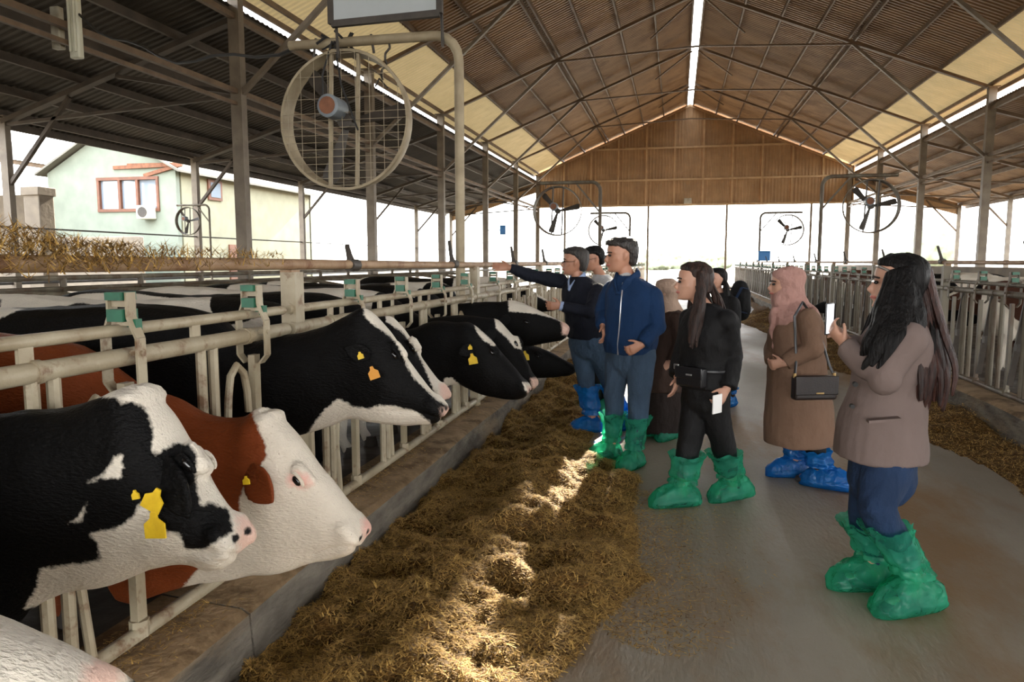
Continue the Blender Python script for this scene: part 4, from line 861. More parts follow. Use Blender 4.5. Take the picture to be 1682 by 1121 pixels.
ms = bpy.data.materials.new('phone_screen'); ms.use_nodes = True; b_ = ms.node_tree.nodes['Principled BSDF']; b_.inputs['Emission Color'].default_value = (.92, .96, 1, 1); b_.inputs['Emission Strength'].default_value = .45; b_.inputs['Base Color'].default_value = (.1, .1, .1, 1); MATS['phone_screen'] = ms
def plastic(name, col, deep, opac):
    m = bpy.data.materials.new(name); m.use_nodes = True; n = m.node_tree.nodes; l = m.node_tree.links; b = n['Principled BSDF']; out = n['Material Output']
    b.inputs['Base Color'].default_value = col; b.inputs['Roughness'].default_value = .14; b.inputs['Specular IOR Level'].default_value = .7
    t = n.new('ShaderNodeTexCoord'); z = n.new('ShaderNodeTexNoise'); z.inputs['Scale'].default_value = 16; z.inputs['Detail'].default_value = 3; z.inputs['Distortion'].default_value = 1.2; l.new(t.outputs['Object'], z.inputs['Vector'])
    bp = n.new('ShaderNodeBump'); bp.inputs['Strength'].default_value = .9; bp.inputs['Distance'].default_value = .03; l.new(z.outputs['Fac'], bp.inputs['Height']); l.new(bp.outputs[0], b.inputs['Normal'])
    tr = n.new('ShaderNodeBsdfTransparent'); tr.inputs[0].default_value = deep; tl = n.new('ShaderNodeBsdfTranslucent'); tl.inputs[0].default_value = col
    m1 = n.new('ShaderNodeMixShader'); m1.inputs[0].default_value = .45; l.new(b.outputs[0], m1.inputs[1]); l.new(tl.outputs[0], m1.inputs[2])
    m2 = n.new('ShaderNodeMixShader'); z2 = n.new('ShaderNodeTexNoise'); z2.inputs['Scale'].default_value = 7; z2.inputs['Detail'].default_value = 2; z2.inputs['Distortion'].default_value = .4; l.new(t.outputs['Object'], z2.inputs['Vector'])
    mr = n.new('ShaderNodeMapRange'); mr.inputs['From Min'].default_value = .3; mr.inputs['From Max'].default_value = .7; mr.inputs['To Min'].default_value = opac-.10; mr.inputs['To Max'].default_value = min(opac+.14, 1); l.new(z2.outputs['Fac'], mr.inputs[0]); l.new(mr.outputs[0], m2.inputs[0]); l.new(tr.outputs[0], m2.inputs[1]); l.new(m1.outputs[0], m2.inputs[2]); l.new(m2.outputs[0], out.inputs[0]); MATS[name] = m
plastic('plastic_green', c(80, 208, 170), c(116, 222, 190), .34); plastic('plastic_blue', c(30, 126, 206), c(60, 150, 230), .75)

def ring3(cc, lat, fwd, a, b, n=24, e=.88):
    P = []
    for j in range(n):
        th = 2*PI*j/n; x, y = math.cos(th), math.sin(th); P.append(cc+lat*a*math.copysign(abs(x)**e, x)+fwd*b*math.copysign(abs(y)**e, y))
    return P
def crs(S, sub=3):
    "Catmull-Rom through tuples of vectors/floats"
    F = []
    for i in range(len(S)-1):
        A, B, C_, D = S[max(i-1, 0)], S[i], S[i+1], S[min(i+2, len(S)-1)]
        for s in range(sub):
            u = s/sub; F.append(tuple(.5*((2*B[k])+(C_[k]-A[k])*u+(2*A[k]-5*B[k]+4*C_[k]-D[k])*u*u+(3*B[k]-A[k]-3*C_[k]+D[k])*u**3) for k in range(len(B))))
    F.append(S[-1]); return F
HEAD = [(.0, .30, .10, .13), (.05, .385, -.06, .20), (.14, .40, -.16, .255), (.22, .395, -.24, .285), (.32, .40, -.33, .315), (.42, .395, -.39, .33), (.50, .385, -.43, .338), (.58, .405, -.455, .345), (.68, .41, -.46, .345), (.78, .385, -.45, .335), (.88, .30, -.39, .285), (.96, .16, -.26, .18), (1.0, .02, -.12, .07)]
def head(q, cen, hf, up, h):
    hf = (hf-up*hf.dot(up)).normalized(); lat = up.cross(hf).normalized(); base = cen-up*h*.5
    q.loft([ring3(base+up*h*z+hf*h*(f+bk)/2, lat, hf, w_*h, (f-bk)/2*h, 24, .92) for z, f, bk, w_ in HEAD])
    nb = lambda z, f, x=0: base+up*h*z+hf*h*f+lat*h*x
    q.tube([nb(.54, .38), nb(.44, .43), nb(.36, .475), nb(.325, .44)], [.03*h, .045*h, .065*h, .05*h], 8, round_=True)
    q.tube([nb(.235, .375, -.09), nb(.24, .415), nb(.235, .375, .09)], .034*h, 8, round_=True); q.tube([nb(.195, .37, -.07), nb(.19, .41), nb(.195, .37, .07)], .036*h, 8, round_=True)
    q.tube([nb(.07, .34, -.05), nb(.06, .375), nb(.07, .34, .05)], .06*h, 8, round_=True)
    for s in (-1, 1):
        q.tube([nb(.585, .33, s*.06), nb(.60, .36, s*.15), nb(.575, .26, s*.27)], .035*h, 8, round_=True)
        q.tube([nb(.36, .27, s*.20), nb(.38, .18, s*.27)], .06*h, 8, round_=True)
        q.tube([nb(.34, -.02, s*.335), nb(.44, -.05, s*.365), nb(.54, -.07, s*.365)], [.035*h, .06*h, .07*h], 8, side=hf, flat=.45, round_=True)
    return nb, lat, hf
def hand(q, w, d, side, curl=.5, L=.18, thumb=1):
    d = d.normalized(); side = (side-d*side.dot(d)).normalized(); nr = d.cross(side).normalized(); k = L/.185
    q.tube([w-d*.03, w, w+d*.045*k, w+d*.088*k], [.027, .028, .038*k, .041*k], 12, side=side, flat=[.75, .65, .45, .36], round_=True)
    for i in range(4):
        ln = (.072, .080, .074, .058)[i]*k; p = w+d*.088*k+side*(.0315-.021*i)*k; pts = [p-d*.02]; a = .1*curl
        dd = (d+side*(.10-.075*i)).normalized()
        for s_, kk in ((.46, 1), (.30, 1.5), (.24, 1.2)):
            a += curl*kk*.55; p = p+(dd*math.cos(a)+nr*math.sin(a))*ln*s_; pts.append(p)
        q.tube(pts, [.0095*k, .0090*k, .0082*k, .007*k], 8, round_=True)
    t0 = w+d*.02*k+side*.028*k; dt = (d*.62+side*.7*thumb+nr*.35).normalized(); q.tube([t0, t0+dt*.035*k, t0+dt*.035*k+(dt*.7+d*.5+nr*.25*curl).normalized()*.042*k], [.015*k, .0115*k, .008*k], 8, round_=True)
def ground(p): return max(float(heap_h(p.x, p.y, 'left')), 0.0) if p.x < .9 else 0.0
class Person:
    def __init__(s, label, Y0, tf, hf, skin='skin', up=(0, 0, 1)):
        s.Y = Y0; s.tf = Vector((tf[0], tf[1], 0)).normalized(); s.hf = Vector(hf if len(hf) == 3 else (hf[0], hf[1], 0)).normalized(); s.lat = Vector((0, 0, 1)).cross(s.tf).normalized(); s.label = label; s.skin = skin; s.q = MB(); s.parts = []; s.hup = Vector(up).normalized(); s.t = None
    def j(s, px, py, dy=0): return at(px, py, Y=s.Y+dy)
    def start(s, foot): 
        f = s.j(*foot); s.t = thing('person', s.label, 'person', (f.x, f.y, ground(f)), 'visitors in the barn'); return s.t
    def head(s, px, py, h, dy=0, nose_to=None):
        s.h = h; s.hc = s.j(px, py, dy); s.nb, s.hl, s.hfv = head(s.q, s.hc, s.hf, s.hup, h)
    def neck(s, px, py, r=.055, dy=0): s.nk = s.j(px, py, dy); s.q.tube([s.nk-V(0, 0, .05), s.nk, s.nb(.12, -.06), s.nb(.3, -.08)], [r*1.25, r, r*.95, r*.95], 14)
    def torso(s, st, k=.84):
        s.st = [(s.j(*a[:3]), a[3], a[4]) for a in st]; s.q.loft([ring3(p, s.lat, s.tf, a*k, b*k) for p, a, b in crs(s.st, 2)])
    def arm(s, sh, el, wr, r=(.062, .05, .034), hd=None, side=(0, 0, 1), curl=.5, L=.18, thumb=1):
        S, E, W = s.j(*sh), s.j(*el), s.j(*wr); s.q.tube([S, S.lerp(E, .5), E, E.lerp(W, .4), W], [r[0]*.8, r[0]*.74, r[1]*.78, r[1]*.8, r[2]*.8], 12, round_=True)
        d = (s.j(*hd)-W) if hd else (W-E); hand(s.q, W, d, Vector(side), curl, L, thumb); return S, E, W
    def leg(s, hip, kn, an, r=(.085, .06, .04)):
        H, K, A = s.j(*hip), s.j(*kn), s.j(*an); s.q.tube([H, H.lerp(K, .5), K, K.lerp(A, .35), A], [r[0], r[0]*.85, r[1], r[1]*1.02, r[2]], 12, round_=True); return H, K, A
    def foot(s, A, d):
        d = Vector((d[0], d[1], 0)).normalized(); g = ground(A); s.q.tube([A, V(A.x, A.y, g+.08)], .040, 10, round_=True); b = V(A.x, A.y, g+.055); s.q.tube([b-d*.045, b+d*.05, b+d*.12], [.034, .036, .03], 12, side=V(0, 0, 1).cross(d), flat=.8, round_=True); q = MB(); q.tube([b-d*.055-V(0, 0, .008), b+d*.03-V(0, 0, .004), b+d*.10-V(0, 0, .014), b+d*.145-V(0, 0, .018)], [.044, .046, .046, .036], 14, side=V(0, 0, 1).cross(d), flat=[1.05, .95, .75, .7], round_=True); s.grow(q, 'shoe', 'shoe_dark', .008, 0)
    def body(s, vox=.0065): 
        me = organic(s.q, vox, 3, 'body'); s.b = link('body', me, s.skin, s.t); return s.b
    def eyes(s, brow='brow_hair', lips=True):
        for x in (-1, 1):
            e = s.nb(.50, .385, x*.155); q = MB(); q.tube([e-s.hl*.012, e+s.hl*.012], .011, 8, side=s.hfv, flat=.8, round_=True); q.build('eye', 'eye_dark', s.t)
            q = MB(); q.tube([s.nb(.585, .425, x*.05), s.nb(.605, .415, x*.14), s.nb(.585, .345, x*.25)], .0045, 6, round_=True); q.build('eyebrow', brow, s.t)
        if lips: MB().tube([s.nb(.215, .375, -.1), s.nb(.22, .432, -.03), s.nb(.22, .432, .03), s.nb(.215, .375, .1)], .0085, 6, round_=True).build('lips', 'lips', s.t)
    def glasses(s):
        m = MB()
        for x in (-1, 1):
            cc = s.nb(.49, .45, x*.16); m.tube([cc+s.hl*.024*math.cos(a)+s.hup*.017*math.sin(a) for a in np.linspace(0, 2*PI, 17)], .0022, 6); m.tube([cc+s.hl*x*.024, s.nb(.5, .3, x*.37), s.nb(.5, -.05, x*.375)], .0022, 6)
        m.tube([s.nb(.50, .46, -.05), s.nb(.50, .46, .05)], .0022, 6); m.build('glasses', 'leather_black', s.t)
    def grow(s, q, name, m, vox=.009, wr=.012, seed=0, fr=8, sm=3, st=(1, 1, .7)):
        me = organic(q, vox, sm, name); co = coords(me); nn_ = normals(me); f = fbm(co*fr*np.array(st)+seed, seed, 3); ridge = 1-2*np.abs(fbm(co*fr*.8*np.array(st)+seed*2, seed+9, 2)); setco(me, co+nn_*(wr*(f*.6+ridge*.5))[:, None]); return link(name, me, m, s.t)
    def top(s, name, m, arms, grow=1.0, hem=None, collar=0, r=(.072, .06, .045), **kw):
        q = MB(); q.loft([ring3(p, s.lat, s.tf, a*grow, b*grow) for p, a, b in crs(s.st, 3)])
        for S, E, W in arms:
            W2 = W-(W-E).normalized()*.012; q.tube([S, S.lerp(E, .35), E, E.lerp(W2, .5), W2], [r[0], r[0]*.96, r[1], (r[1]+r[2])/2, r[2]], 14, round_=False); q.tube([S, S+(E-S)*.05], r[0], 12, round_=True); q.tube([E-V(0, 0, .001), E+V(0, 0, .001)], r[1], 12, round_=True)
        return s.grow(q, name, m, **kw)
    def trousers(s, name, m, legs, pel, r=(.105, .078, .062), stop=1.0, **kw):
        q = MB(); P = s.j(*pel[:3]); q.tube([P-V(0, 0, .06), P+V(0, 0, .10)], pel[3], 16, side=s.lat, flat=pel[4]/pel[3], round_=True)
        for H, K, A in legs:
            A2 = K.lerp(A, stop); q.tube([H, H.lerp(K, .5), K, K.lerp(A2, .4), A2], [r[0], r[0]*.88, r[1], r[1]*.93, r[2]*.74], 16, round_=True)
        return s.grow(q, name, m, **kw)
    def boot(s, K, A, d, m, toe=.2, heel=.1, wd=.075, hgt=.12, top=.55, rt=.095, ra=.064, seed=1, lift=0.0):
        "loose plastic overshoe: a gathered leg tube open at the top and a bag round the foot"
        toe += .02; heel += .01; rt += .016; ra += .004; top = min(top+.14, .9); d = Vector((d[0], d[1], 0)).normalized(); sd = V(0, 0, 1).cross(d); g = ground(A)+.004; q = MB(); T = K.lerp(A, 1-top); n = 48; rg = []; rs = np.random.default_rng(seed)
        an = V(A.x, A.y, max(A.z, g+hgt+.03))
        for u in np.linspace(0, 1, 26):
            p = T.lerp(an, u); r_ = rt*(1-u)+ra*u-.02*math.sin(PI*min(u*1.3, 1)); r_ = r_*(1-.22*math.exp(-((u-.84)/.08)**2))
            rg.append([p+V(math.cos(2*PI*k/n), -math.sin(2*PI*k/n), .10*float(vn((k*.45*math.cos(2*PI*k/n), seed, 1.), seed))*(1-u))*r_ for k in range(n)])
        q.loft(rg, False); rg = []; b = V(A.x, A.y, g)
        for u in np.linspace(0, 1, 26):
            x = -heel+(toe+heel)*u; e = math.sqrt(max(1-(2*u-1)**4, .02)); hh = hgt*(.62+.38*math.cos((u-.36)*2.2))*e+.012; rg.append([b+d*x+sd*wd*e*math.cos(t)*(1.05 if math.sin(t) < 0 else .9)+V(0, 0, max(0, hh*.5+hh*.62*math.sin(t))+lift*(1-u)) for t in np.linspace(0, 2*PI, n, endpoint=False)])
        q.loft(rg, True); me = q.mesh('boot_cover', 180); co = coords(me)
        up_ = co[:, 2]-g; f = fbm(co*np.array([11, 11, 6.])+seed, seed, 3); rid = 1-2*np.abs(fbm(co*np.array([16, 16, 8.])+seed*3, seed+5, 2)); nn_ = normals(me); cr2 = 1-2*np.abs(fbm(co*np.array([30, 30, 13.])+seed*7, seed+3, 2)); ang = np.arctan2(co[:, 1]-A.y, co[:, 0]-A.x); pl_ = np.sin(ang*13+3*f)*np.exp(-((up_-hgt-.03)/.06)**2)
        co2 = co+nn_*((np.abs(f)*.006+np.maximum(rid, -.2)*.006+cr2*.005+pl_*.006)*np.clip(up_/.04, 0, 1))[:, None]; co2[:, 2] = np.maximum(co2[:, 2], g); setco(me, co2)
        return link('boot_cover', me, m, s.t)
    def short_hair(s, m, k=1.06, hl=.80, seed=0, side=.30):
        base = [(.16, -.20, -.42, .25), (.28, -.13, -.47, .315), (.42, -.10, -.51, .345), (.54, -.05, -.53, .362), (.66, .12, -.535, .375), (hl-.03, .34, -.525, .375), (hl+.06, .445, -.50, .36), (.95, .40, -.42, .29), (1.03, .22, -.29, .20), (1.06, .02, -.14, .09)]
        q = MB(); q.loft([ring3(s.nb(z, (f+b)/2), s.hl, s.hfv, w_*s.h*k/1.03, (f-b)/2*s.h*k/1.03, 24, .95) for z, f, b, w_ in base])
        return s.grow(q, 'hair', m, .006, .005, seed, 30, 2)
    def long_hair(s, m, locks, m2=None, seed=0, cap=True):
        q = MB()
        base = [(.20, -.02, -.46, .33), (.34, .06, -.50, .365), (.5, .10, -.53, .39), (.62, .16, -.545, .395), (.74, .25, -.54, .39), (.84, .37, -.51, .365), (.94, .36, -.43, .29), (1.02, .22, -.30, .20), (1.05, .04, -.15, .09)]
        q.loft([ring3(s.nb(z, (f+b)/2), s.hl, s.hfv, w_*s.h, (f-b)/2*s.h, 24, .95) for z, f, b, w_ in base])
        me = organic(q, .007, 3, 'hair'); co = coords(me); nn_ = normals(me); setco(me, co+nn_*(fbm(co*np.array([40, 40, 8.]), seed, 2)*.004)[:, None]); h_ = link('hair', me, m, s.t); rs = np.random.default_rng(seed)
        for grp, mm in ((locks, m),):
            q = MB()
            for pts, r0, cnt, sp in grp:
                P0 = [s.j(*p) for p in pts]
                for i in range(cnt):
                    o = V(*rs.normal(0, sp, 3)); ph = rs.uniform(0, 6); P = crs([(p+o*(.5+.5*k/len(P0))+V(math.sin(ph+k*1.3), math.cos(ph+k), 0)*.006*k, 0.0) for k, p in enumerate(P0)], 4); N = len(P)
                    q.tube([p[0] for p in P], [r0*rs.uniform(.7, 1.15)*(.75+.5*math.sin(PI*min(1, k/N*1.2)))*(1 if k < N*.7 else 1-.8*(k-N*.7)/(N*.3)) for k in range(N)], 7, flat=.6, round_=True)
            q.build('hair_locks', m2 or m, h_)
        return h_
    def drape(s, name, m, st, seed=0, wr=.010, vox=.009, extra=()):
        "head scarf: cap over the head, then rings down to the shoulders"
        q = MB(); cap = [(.40, .30, -.50, .37), (.55, .33, -.55, .40), (.70, .38, -.56, .405), (.82, .42, -.53, .385), (.93, .37, -.45, .32), (1.02, .22, -.30, .20), (1.06, .02, -.15, .08)]
        low = [(s.j(*a[:3]), a[3], a[4]) for a in st]; R_ = [ring3(p, s.lat, s.tf, a, b) for p, a, b in crs(low, 3)]
        R_ += [ring3(s.nb(z, (f+b)/2-.03), s.hl, s.hfv, w_*s.h, (f-b)/2*s.h) for z, f, b, w_ in cap]; q.loft(R_)
        for pts, r_, fl in extra: q.tube([s.j(*p) for p in pts], r_, 10, flat=fl, round_=True)
        return s.grow(q, name, m, vox, wr, seed, 9, 3, (1, 1, 1.6))
SIDE_UP = V(0, 0, 1)
# ---- A: pointing man in navy
p = Person('grey haired man in glasses and navy sweater pointing left over the cows', 6.7, (-.6, -.8), (-1, -.12))
p.start((990, 690)); p.head(944, 430, .245); p.neck(950, 458); p.torso([(962, 556, 0, .17, .125), (961, 540, 0, .185, .135), (960, 518, 0, .19, .14), (958, 492, 0, .205, .145), (956, 474, 0, .195, .125), (954, 462, 0, .13, .095), (952, 456, 0, .075, .07)])
ra = p.arm((920, 463, .1), (874, 453, .0), (836, 440, -.1), hd=(806, 438, -.14), side=(0, .3, 1), curl=.15); la = p.arm((984, 478, -.14), (968, 513, -.34), (922, 503, -.38), hd=(896, 503, -.4), side=(0, -.2, 1), curl=.6)
l1 = p.leg((953, 562, .06), (962, 625, 0), (972, 680, .02)); l2 = p.leg((976, 562, -.06), (1000, 625, .1), (1022, 690, .2)); p.foot(l1[2], (-.9, -.3)); p.foot(l2[2], (-.5, -.8)); p.body(); p.eyes(); p.glasses()
p.top('sweater', 'navy_knit', (ra, la), 1.06, seed=3); p.trousers('trousers', 'jeans', (l1, l2), (963, 560, 0, .165, .125), stop=.9, seed=4)
q = MB(); 
for x in (-1, 1): q.tube([p.nk+p.tf*.075+V(0, 0, .0)-p.lat*x*.0+V(0, 0, -.10)+p.tf*.045, p.nk+p.tf*.075+p.lat*x*.045+V(0, 0, -.03), p.nk+p.lat*x*.075+V(0, 0, .035), p.nk-p.tf*.05+p.lat*x*.03+V(0, 0, .045)], [.02, .028, .026, .022], 8, side=V(0, 0, 1), flat=.5, round_=True)
p.grow(q, 'shirt_collar', 'shirt_blue', .006, .002, 5)
p.boot(l1[1], l1[2], (-.9, -.3), 'plastic_blue', .2, .1, seed=11, top=.72, rt=.105, ra=.085); p.boot(l2[1], l2[2], (-.5, -.8), 'plastic_blue', .2, .1, seed=12, top=.72, rt=.10, ra=.08)
q = MB(); q.tube([la[2]-(la[2]-la[1]).normalized()*.05, la[2]+(la[2]-la[1]).normalized()*.012], .042, 14); q.build('shirt_cuff', 'shirt_blue', p.t)
p.short_hair('hair_grey', 1.04, .82, 6)
# ---- B: man in the blue jacket
p = Person('tall man in bright blue jacket and jeans with a hand in his pocket', 5.75, (-.5, -.87), (-.95, -.32, -.05), up=(-.06, 0, 1))
p.start((1025, 760)); p.head(1020, 419, .258); p.neck(1032, 455, .06); p.torso([(1034, 580, 0, .185, .14), (1035, 562, 0, .195, .15), (1038, 532, 0, .195, .15), (1041, 500, 0, .205, .155), (1040, 480, 0, .20, .135), (1037, 464, 0, .15, .10), (1034, 452, 0, .08, .075)])
ra = p.arm((1005, 477, .14), (992, 513, .17), (990, 536, .02), hd=(994, 560, -.04), side=(0, -1, .2), curl=.6); la = p.arm((1071, 489, -.1), (1080, 536, -.12), (1054, 567, -.24), hd=(1036, 576, -.28), side=(-.3, -.2, 1), curl=.9)
l1 = p.leg((1018, 584, .06), (1009, 652, .0), (1004, 730, .06)); l2 = p.leg((1053, 584, -.06), (1050, 655, -.1), (1042, 748, -.12)); p.foot(l1[2], (-.8, -.6)); p.foot(l2[2], (-.45, -.9)); p.body(); p.eyes()
p.top('jacket', 'jacket_blue', (ra, la), 1.08, r=(.078, .072, .052), seed=13, wr=.016, fr=5); p.trousers('jeans', 'jeans', (l1, l2), (1035, 583, 0, .175, .135), r=(.11, .083, .066), stop=.86, seed=14, wr=.013)
q = MB()
for x in (-1, 1): q.tube([p.nk+p.tf*.13+p.lat*x*.015+V(0, 0, -.13), p.nk+p.tf*.10+p.lat*x*.06+V(0, 0, -.04), p.nk+p.lat*x*.095+V(0, 0, .025), p.nk-p.tf*.075+p.lat*x*.03+V(0, 0, .045)], [.022, .036, .034, .03], 10, side=V(0, 0, 1), flat=.45, round_=True)
p.grow(q, 'jacket_collar', 'jacket_blue', .007, .003, 15)
z0 = [p.st[k_][0]+p.tf*(p.st[k_][2]*1.08+.008) for k_ in (0, 1, 2, 3, 4, 5)]; q = MB(); q.tube(z0, .006, 6); q.build('zip', 'metal_silver', p.t)
q = MB(); q.tube([p.nk+p.tf*.045+V(0, 0, -.06), p.nk+p.tf*.035+V(0, 0, .0)], [.06, .058], 12, side=p.lat, flat=.7, round_=True); q.build('undershirt', 'shirt_white', p.t)
p.boot(l1[1], l1[2], (-.8, -.6), 'plastic_green', .2, .09, seed=21, top=.55); p.boot(l2[1], l2[2], (-.45, -.9), 'plastic_green', .2, .09, seed=22, top=.55)
p.short_hair('hair_dark', 1.05, .80, 16)
# ---- C: young man in the white shirt behind them
p = Person('black haired man in glasses and white shirt standing between the two men', 7.75, (-.7, -.7), (-.9, -.4, -.22), up=(-.2, -.06, 1))
p.start((990, 680)); p.head(974, 425, .24); p.neck(986, 452); p.torso([(986, 560, 0, .16, .12), (987, 535, 0, .175, .125), (989, 505, 0, .19, .135), (992, 480, 0, .195, .125), (992, 464, 0, .15, .10), (989, 452, 0, .075, .07)])
ra = p.arm((968, 474, .12), (962, 518, .15), (966, 548, .05)); la = p.arm((1012, 476, -.12), (1020, 520, -.1), (1012, 556, -.15))
l1 = p.leg((979, 566, .05), (981, 622, 0), (984, 680, .05)); l2 = p.leg((996, 566, -.05), (1000, 622, 0), (1002, 680, .0)); p.foot(l1[2], (-.7, -.7)); p.foot(l2[2], (-.7, -.7)); p.body(.008); p.eyes(); p.glasses()
p.top('shirt', 'shirt_white', (ra, la), 1.05, seed=23); p.trousers('trousers', 'black_cloth', (l1, l2), (987, 563, 0, .16, .12), stop=.9, seed=24)
for L_, sd in ((l1, 31), (l2, 32)): p.boot(L_[1], L_[2], (-.7, -.7), 'plastic_green', .2, .09, seed=sd, top=.75)
p.short_hair('hair_black', 1.07, .76, 26)
# ---- D: short woman in brown with the beige scarf
p = Person('short woman in brown coat and beige headscarf half hidden behind the man in blue', 6.7, (-.9, -.35), (-1, .1), 'skin_light')
p.start((1080, 725)); p.head(1092, 481, .225); p.neck(1097, 504); p.torso([(1088, 640, 0, .19, .19), (1090, 600, 0, .19, .19), (1094, 570, 0, .18, .17), (1098, 540, 0, .185, .16), (1100, 522, 0, .175, .13), (1099, 510, 0, .12, .09), (1097, 503, 0, .07, .065)])
la = p.arm((1112, 524, -.15), (1118, 566, -.18), (1102, 596, -.2), hd=(1090, 604, -.2), curl=.7, L=.165); ra = p.arm((1085, 524, .15), (1080, 566, .15), (1085, 596, -.05), curl=.7, L=.165)
l1 = p.leg((1084, 640, .05), (1080, 672, .0), (1076, 712, .05)); l2 = p.leg((1096, 640, -.05), (1098, 672, -.05), (1101, 716, -.05)); p.foot(l1[2], (-.9, -.3)); p.foot(l2[2], (-.5, -.8)); p.body(.008); p.eyes()
p.top('coat', 'brown_coat', (la, ra), 1.08, r=(.075, .068, .052), seed=33)
q = MB(); q.loft([ring3(p.j(*a[:3]), p.lat, p.tf, a[3], a[4]) for a in [(1085, 706, 0, .21, .20), (1087, 670, 0, .20, .195), (1089, 630, 0, .19, .19), (1091, 600, 0, .18, .18)]]); p.grow(q, 'skirt', 'dark_brown', .010, .012, 34, 6, 3, (1.5, 1.5, .3))
p.drape('headscarf', 'hijab_beige', [(1104, 532, 0, .10, .10), (1100, 516, 0, .13, .13), (1097, 504, 0, .105, .115), (1095, 496, 0, .09, .105)], 35)
p.boot(l1[1], l1[2], (-.9, -.3), 'plastic_green', .2, .1, seed=41, top=.5, rt=.085); p.boot(l2[1], l2[2], (-.5, -.8), 'plastic_green', .18, .1, seed=42, top=.5, rt=.085)
# ---- F: woman far behind with a backpack
p = Person('long haired woman in black with a backpack, behind the woman with the belt bag', 8.3, (-.6, -.8), (-.85, -.5), 'skin_light')
p.start((1188, 660)); p.head(1177, 459, .228); p.neck(1183, 482, .048); p.torso([(1186, 585, 0, .165, .12), (1186, 560, 0, .17, .12), (1187, 540, 0, .155, .115), (1188, 512, 0, .165, .13), (1188, 497, 0, .165, .11), (1186, 487, 0, .11, .085), (1184, 481, 0, .06, .06)])
ra = p.arm((1168, 499, .12), (1163, 535, .14), (1166, 562, .05), L=.165); la = p.arm((1204, 499, -.1), (1208, 536, -.1), (1200, 563, -.18), L=.165)
l1 = p.leg((1180, 588, .05), (1181, 624, 0), (1182, 662, .05)); l2 = p.leg((1194, 588, -.05), (1196, 626, -.03), (1198, 666, 0)); p.foot(l1[2], (-.6, -.8)); p.foot(l2[2], (-.6, -.8)); p.body(.008); p.eyes()
p.top('top', 'black_cloth', (ra, la), 1.05, seed=43); p.trousers('trousers', 'black_cloth', (l1, l2), (1187, 586, 0, .16, .125), stop=.9, seed=44)
p.long_hair('hair_black', [([(1186, 452, .0), (1192, 475, -.05), (1194, 500, -.06), (1192, 528, -.08)], .022, 9, .016), ([(1176, 450, .1), (1176, 478, .12), (1175, 505, .12)], .018, 5, .012)], None, 45)
for L_, sd in ((l1, 51), (l2, 52)): p.boot(L_[1], L_[2], (-.6, -.8), 'plastic_blue', .2, .09, seed=sd, top=.6)
t = thing('backpack', 'black backpack worn by the woman behind the woman with the belt bag', 'bag', p.j(1206, 515, .18))
q = MB(); B = p.j(1205, 493, .12)-p.tf*.12; q.tube([B-V(0, 0, .17), B-V(0, 0, .12), B+V(0, 0, .08), B+V(0, 0, .16)], [.12, .14, .13, .09], 14, side=p.lat, flat=.6, round_=True); me = organic(q, .012, 3, 'sack'); link('sack', me, 'black_cloth', t)
for x in (-1, 1): MB().tube([B+p.lat*x*.09+V(0, 0, .12), B+p.lat*x*.11+p.tf*.14+V(0, 0, .14), B+p.lat*x*.12+p.tf*.27+V(0, 0, .02), B+p.lat*x*.14+p.tf*.2-V(0, 0, .12), B+p.lat*x*.1-V(0, 0, .15)], .018, 8, flat=.4).build('strap', 'jeans_dark', t)
# ---- E: woman in black with the belt bag
p = Person('woman in black with long brown hair, belt bag and green overshoes stepping forward', 4.85, (-.6, -.8), (-1, -.08), 'skin_light')
p.start((1160, 835)); p.head(1139, 463, .236); p.neck(1154, 500, .05); p.torso([(1160, 636, 0, .165, .125), (1159, 615, 0, .165, .125), (1158, 590, 0, .155, .12), (1161, 550, 0, .168, .14), (1163, 525, 0, .172, .115), (1160, 508, 0, .115, .085), (1156, 498, 0, .06, .06)])
ra = p.arm((1134, 525, .12), (1122, 578, .12), (1113, 620, .02), hd=(1106, 652, -.02), side=(-.2, -1, .1), curl=.4, L=.17); la = p.arm((1193, 527, -.1), (1201, 585, -.04), (1193, 640, -.14), hd=(1178, 668, -.2), side=(-.7, -.6, .3), curl=.9, L=.17)
l1 = p.leg((1146, 645, .06), (1136, 705, -.02), (1121, 800, -.05)); l2 = p.leg((1174, 645, -.05), (1180, 705, -.02), (1202, 795, .12)); p.foot(l1[2], (-.9, -.4)); p.foot(l2[2], (-.85, -.5)); p.body(); p.eyes()
p.top('blouse', 'black_cloth', (ra, la), 1.06, r=(.07, .064, .058), seed=53, wr=.013); p.trousers('trousers', 'black_cloth', (l1, l2), (1160, 645, 0, .165, .125), r=(.105, .085, .078), stop=.72, seed=54)
p.long_hair('hair_brown', [([(1150, 450, -.08), (1150, 490, -.11), (1143, 530, -.14), (1137, 565, -.16)], .022, 14, .016), ([(1158, 448, .0), (1170, 480, .02), (1178, 500, .03), (1184, 530, .06)], .02, 8, .014), ([(1140, 455, .11), (1137, 500, .13), (1132, 545, .13)], .018, 7, .012), ([(1150, 462, .04), (1155, 485, .05), (1160, 510, .07), (1166, 535, .1)], .028, 9, .014)], None, 55)
p.boot(l1[1], l1[2], (-.9, -.4), 'plastic_green', .21, .12, .08, seed=61, top=.44, rt=.105, ra=.085); p.boot(l2[1], l2[2], (-.85, -.5), 'plastic_green', .15, .15, .08, seed=62, top=.46, rt=.105, ra=.085, lift=.03)
t = thing('belt_bag', 'black leather belt bag at the waist of the woman in black', 'bag', p.j(1157, 632, -.2)); B = p.j(1157, 615, 0)+p.tf*.155+p.lat*.01
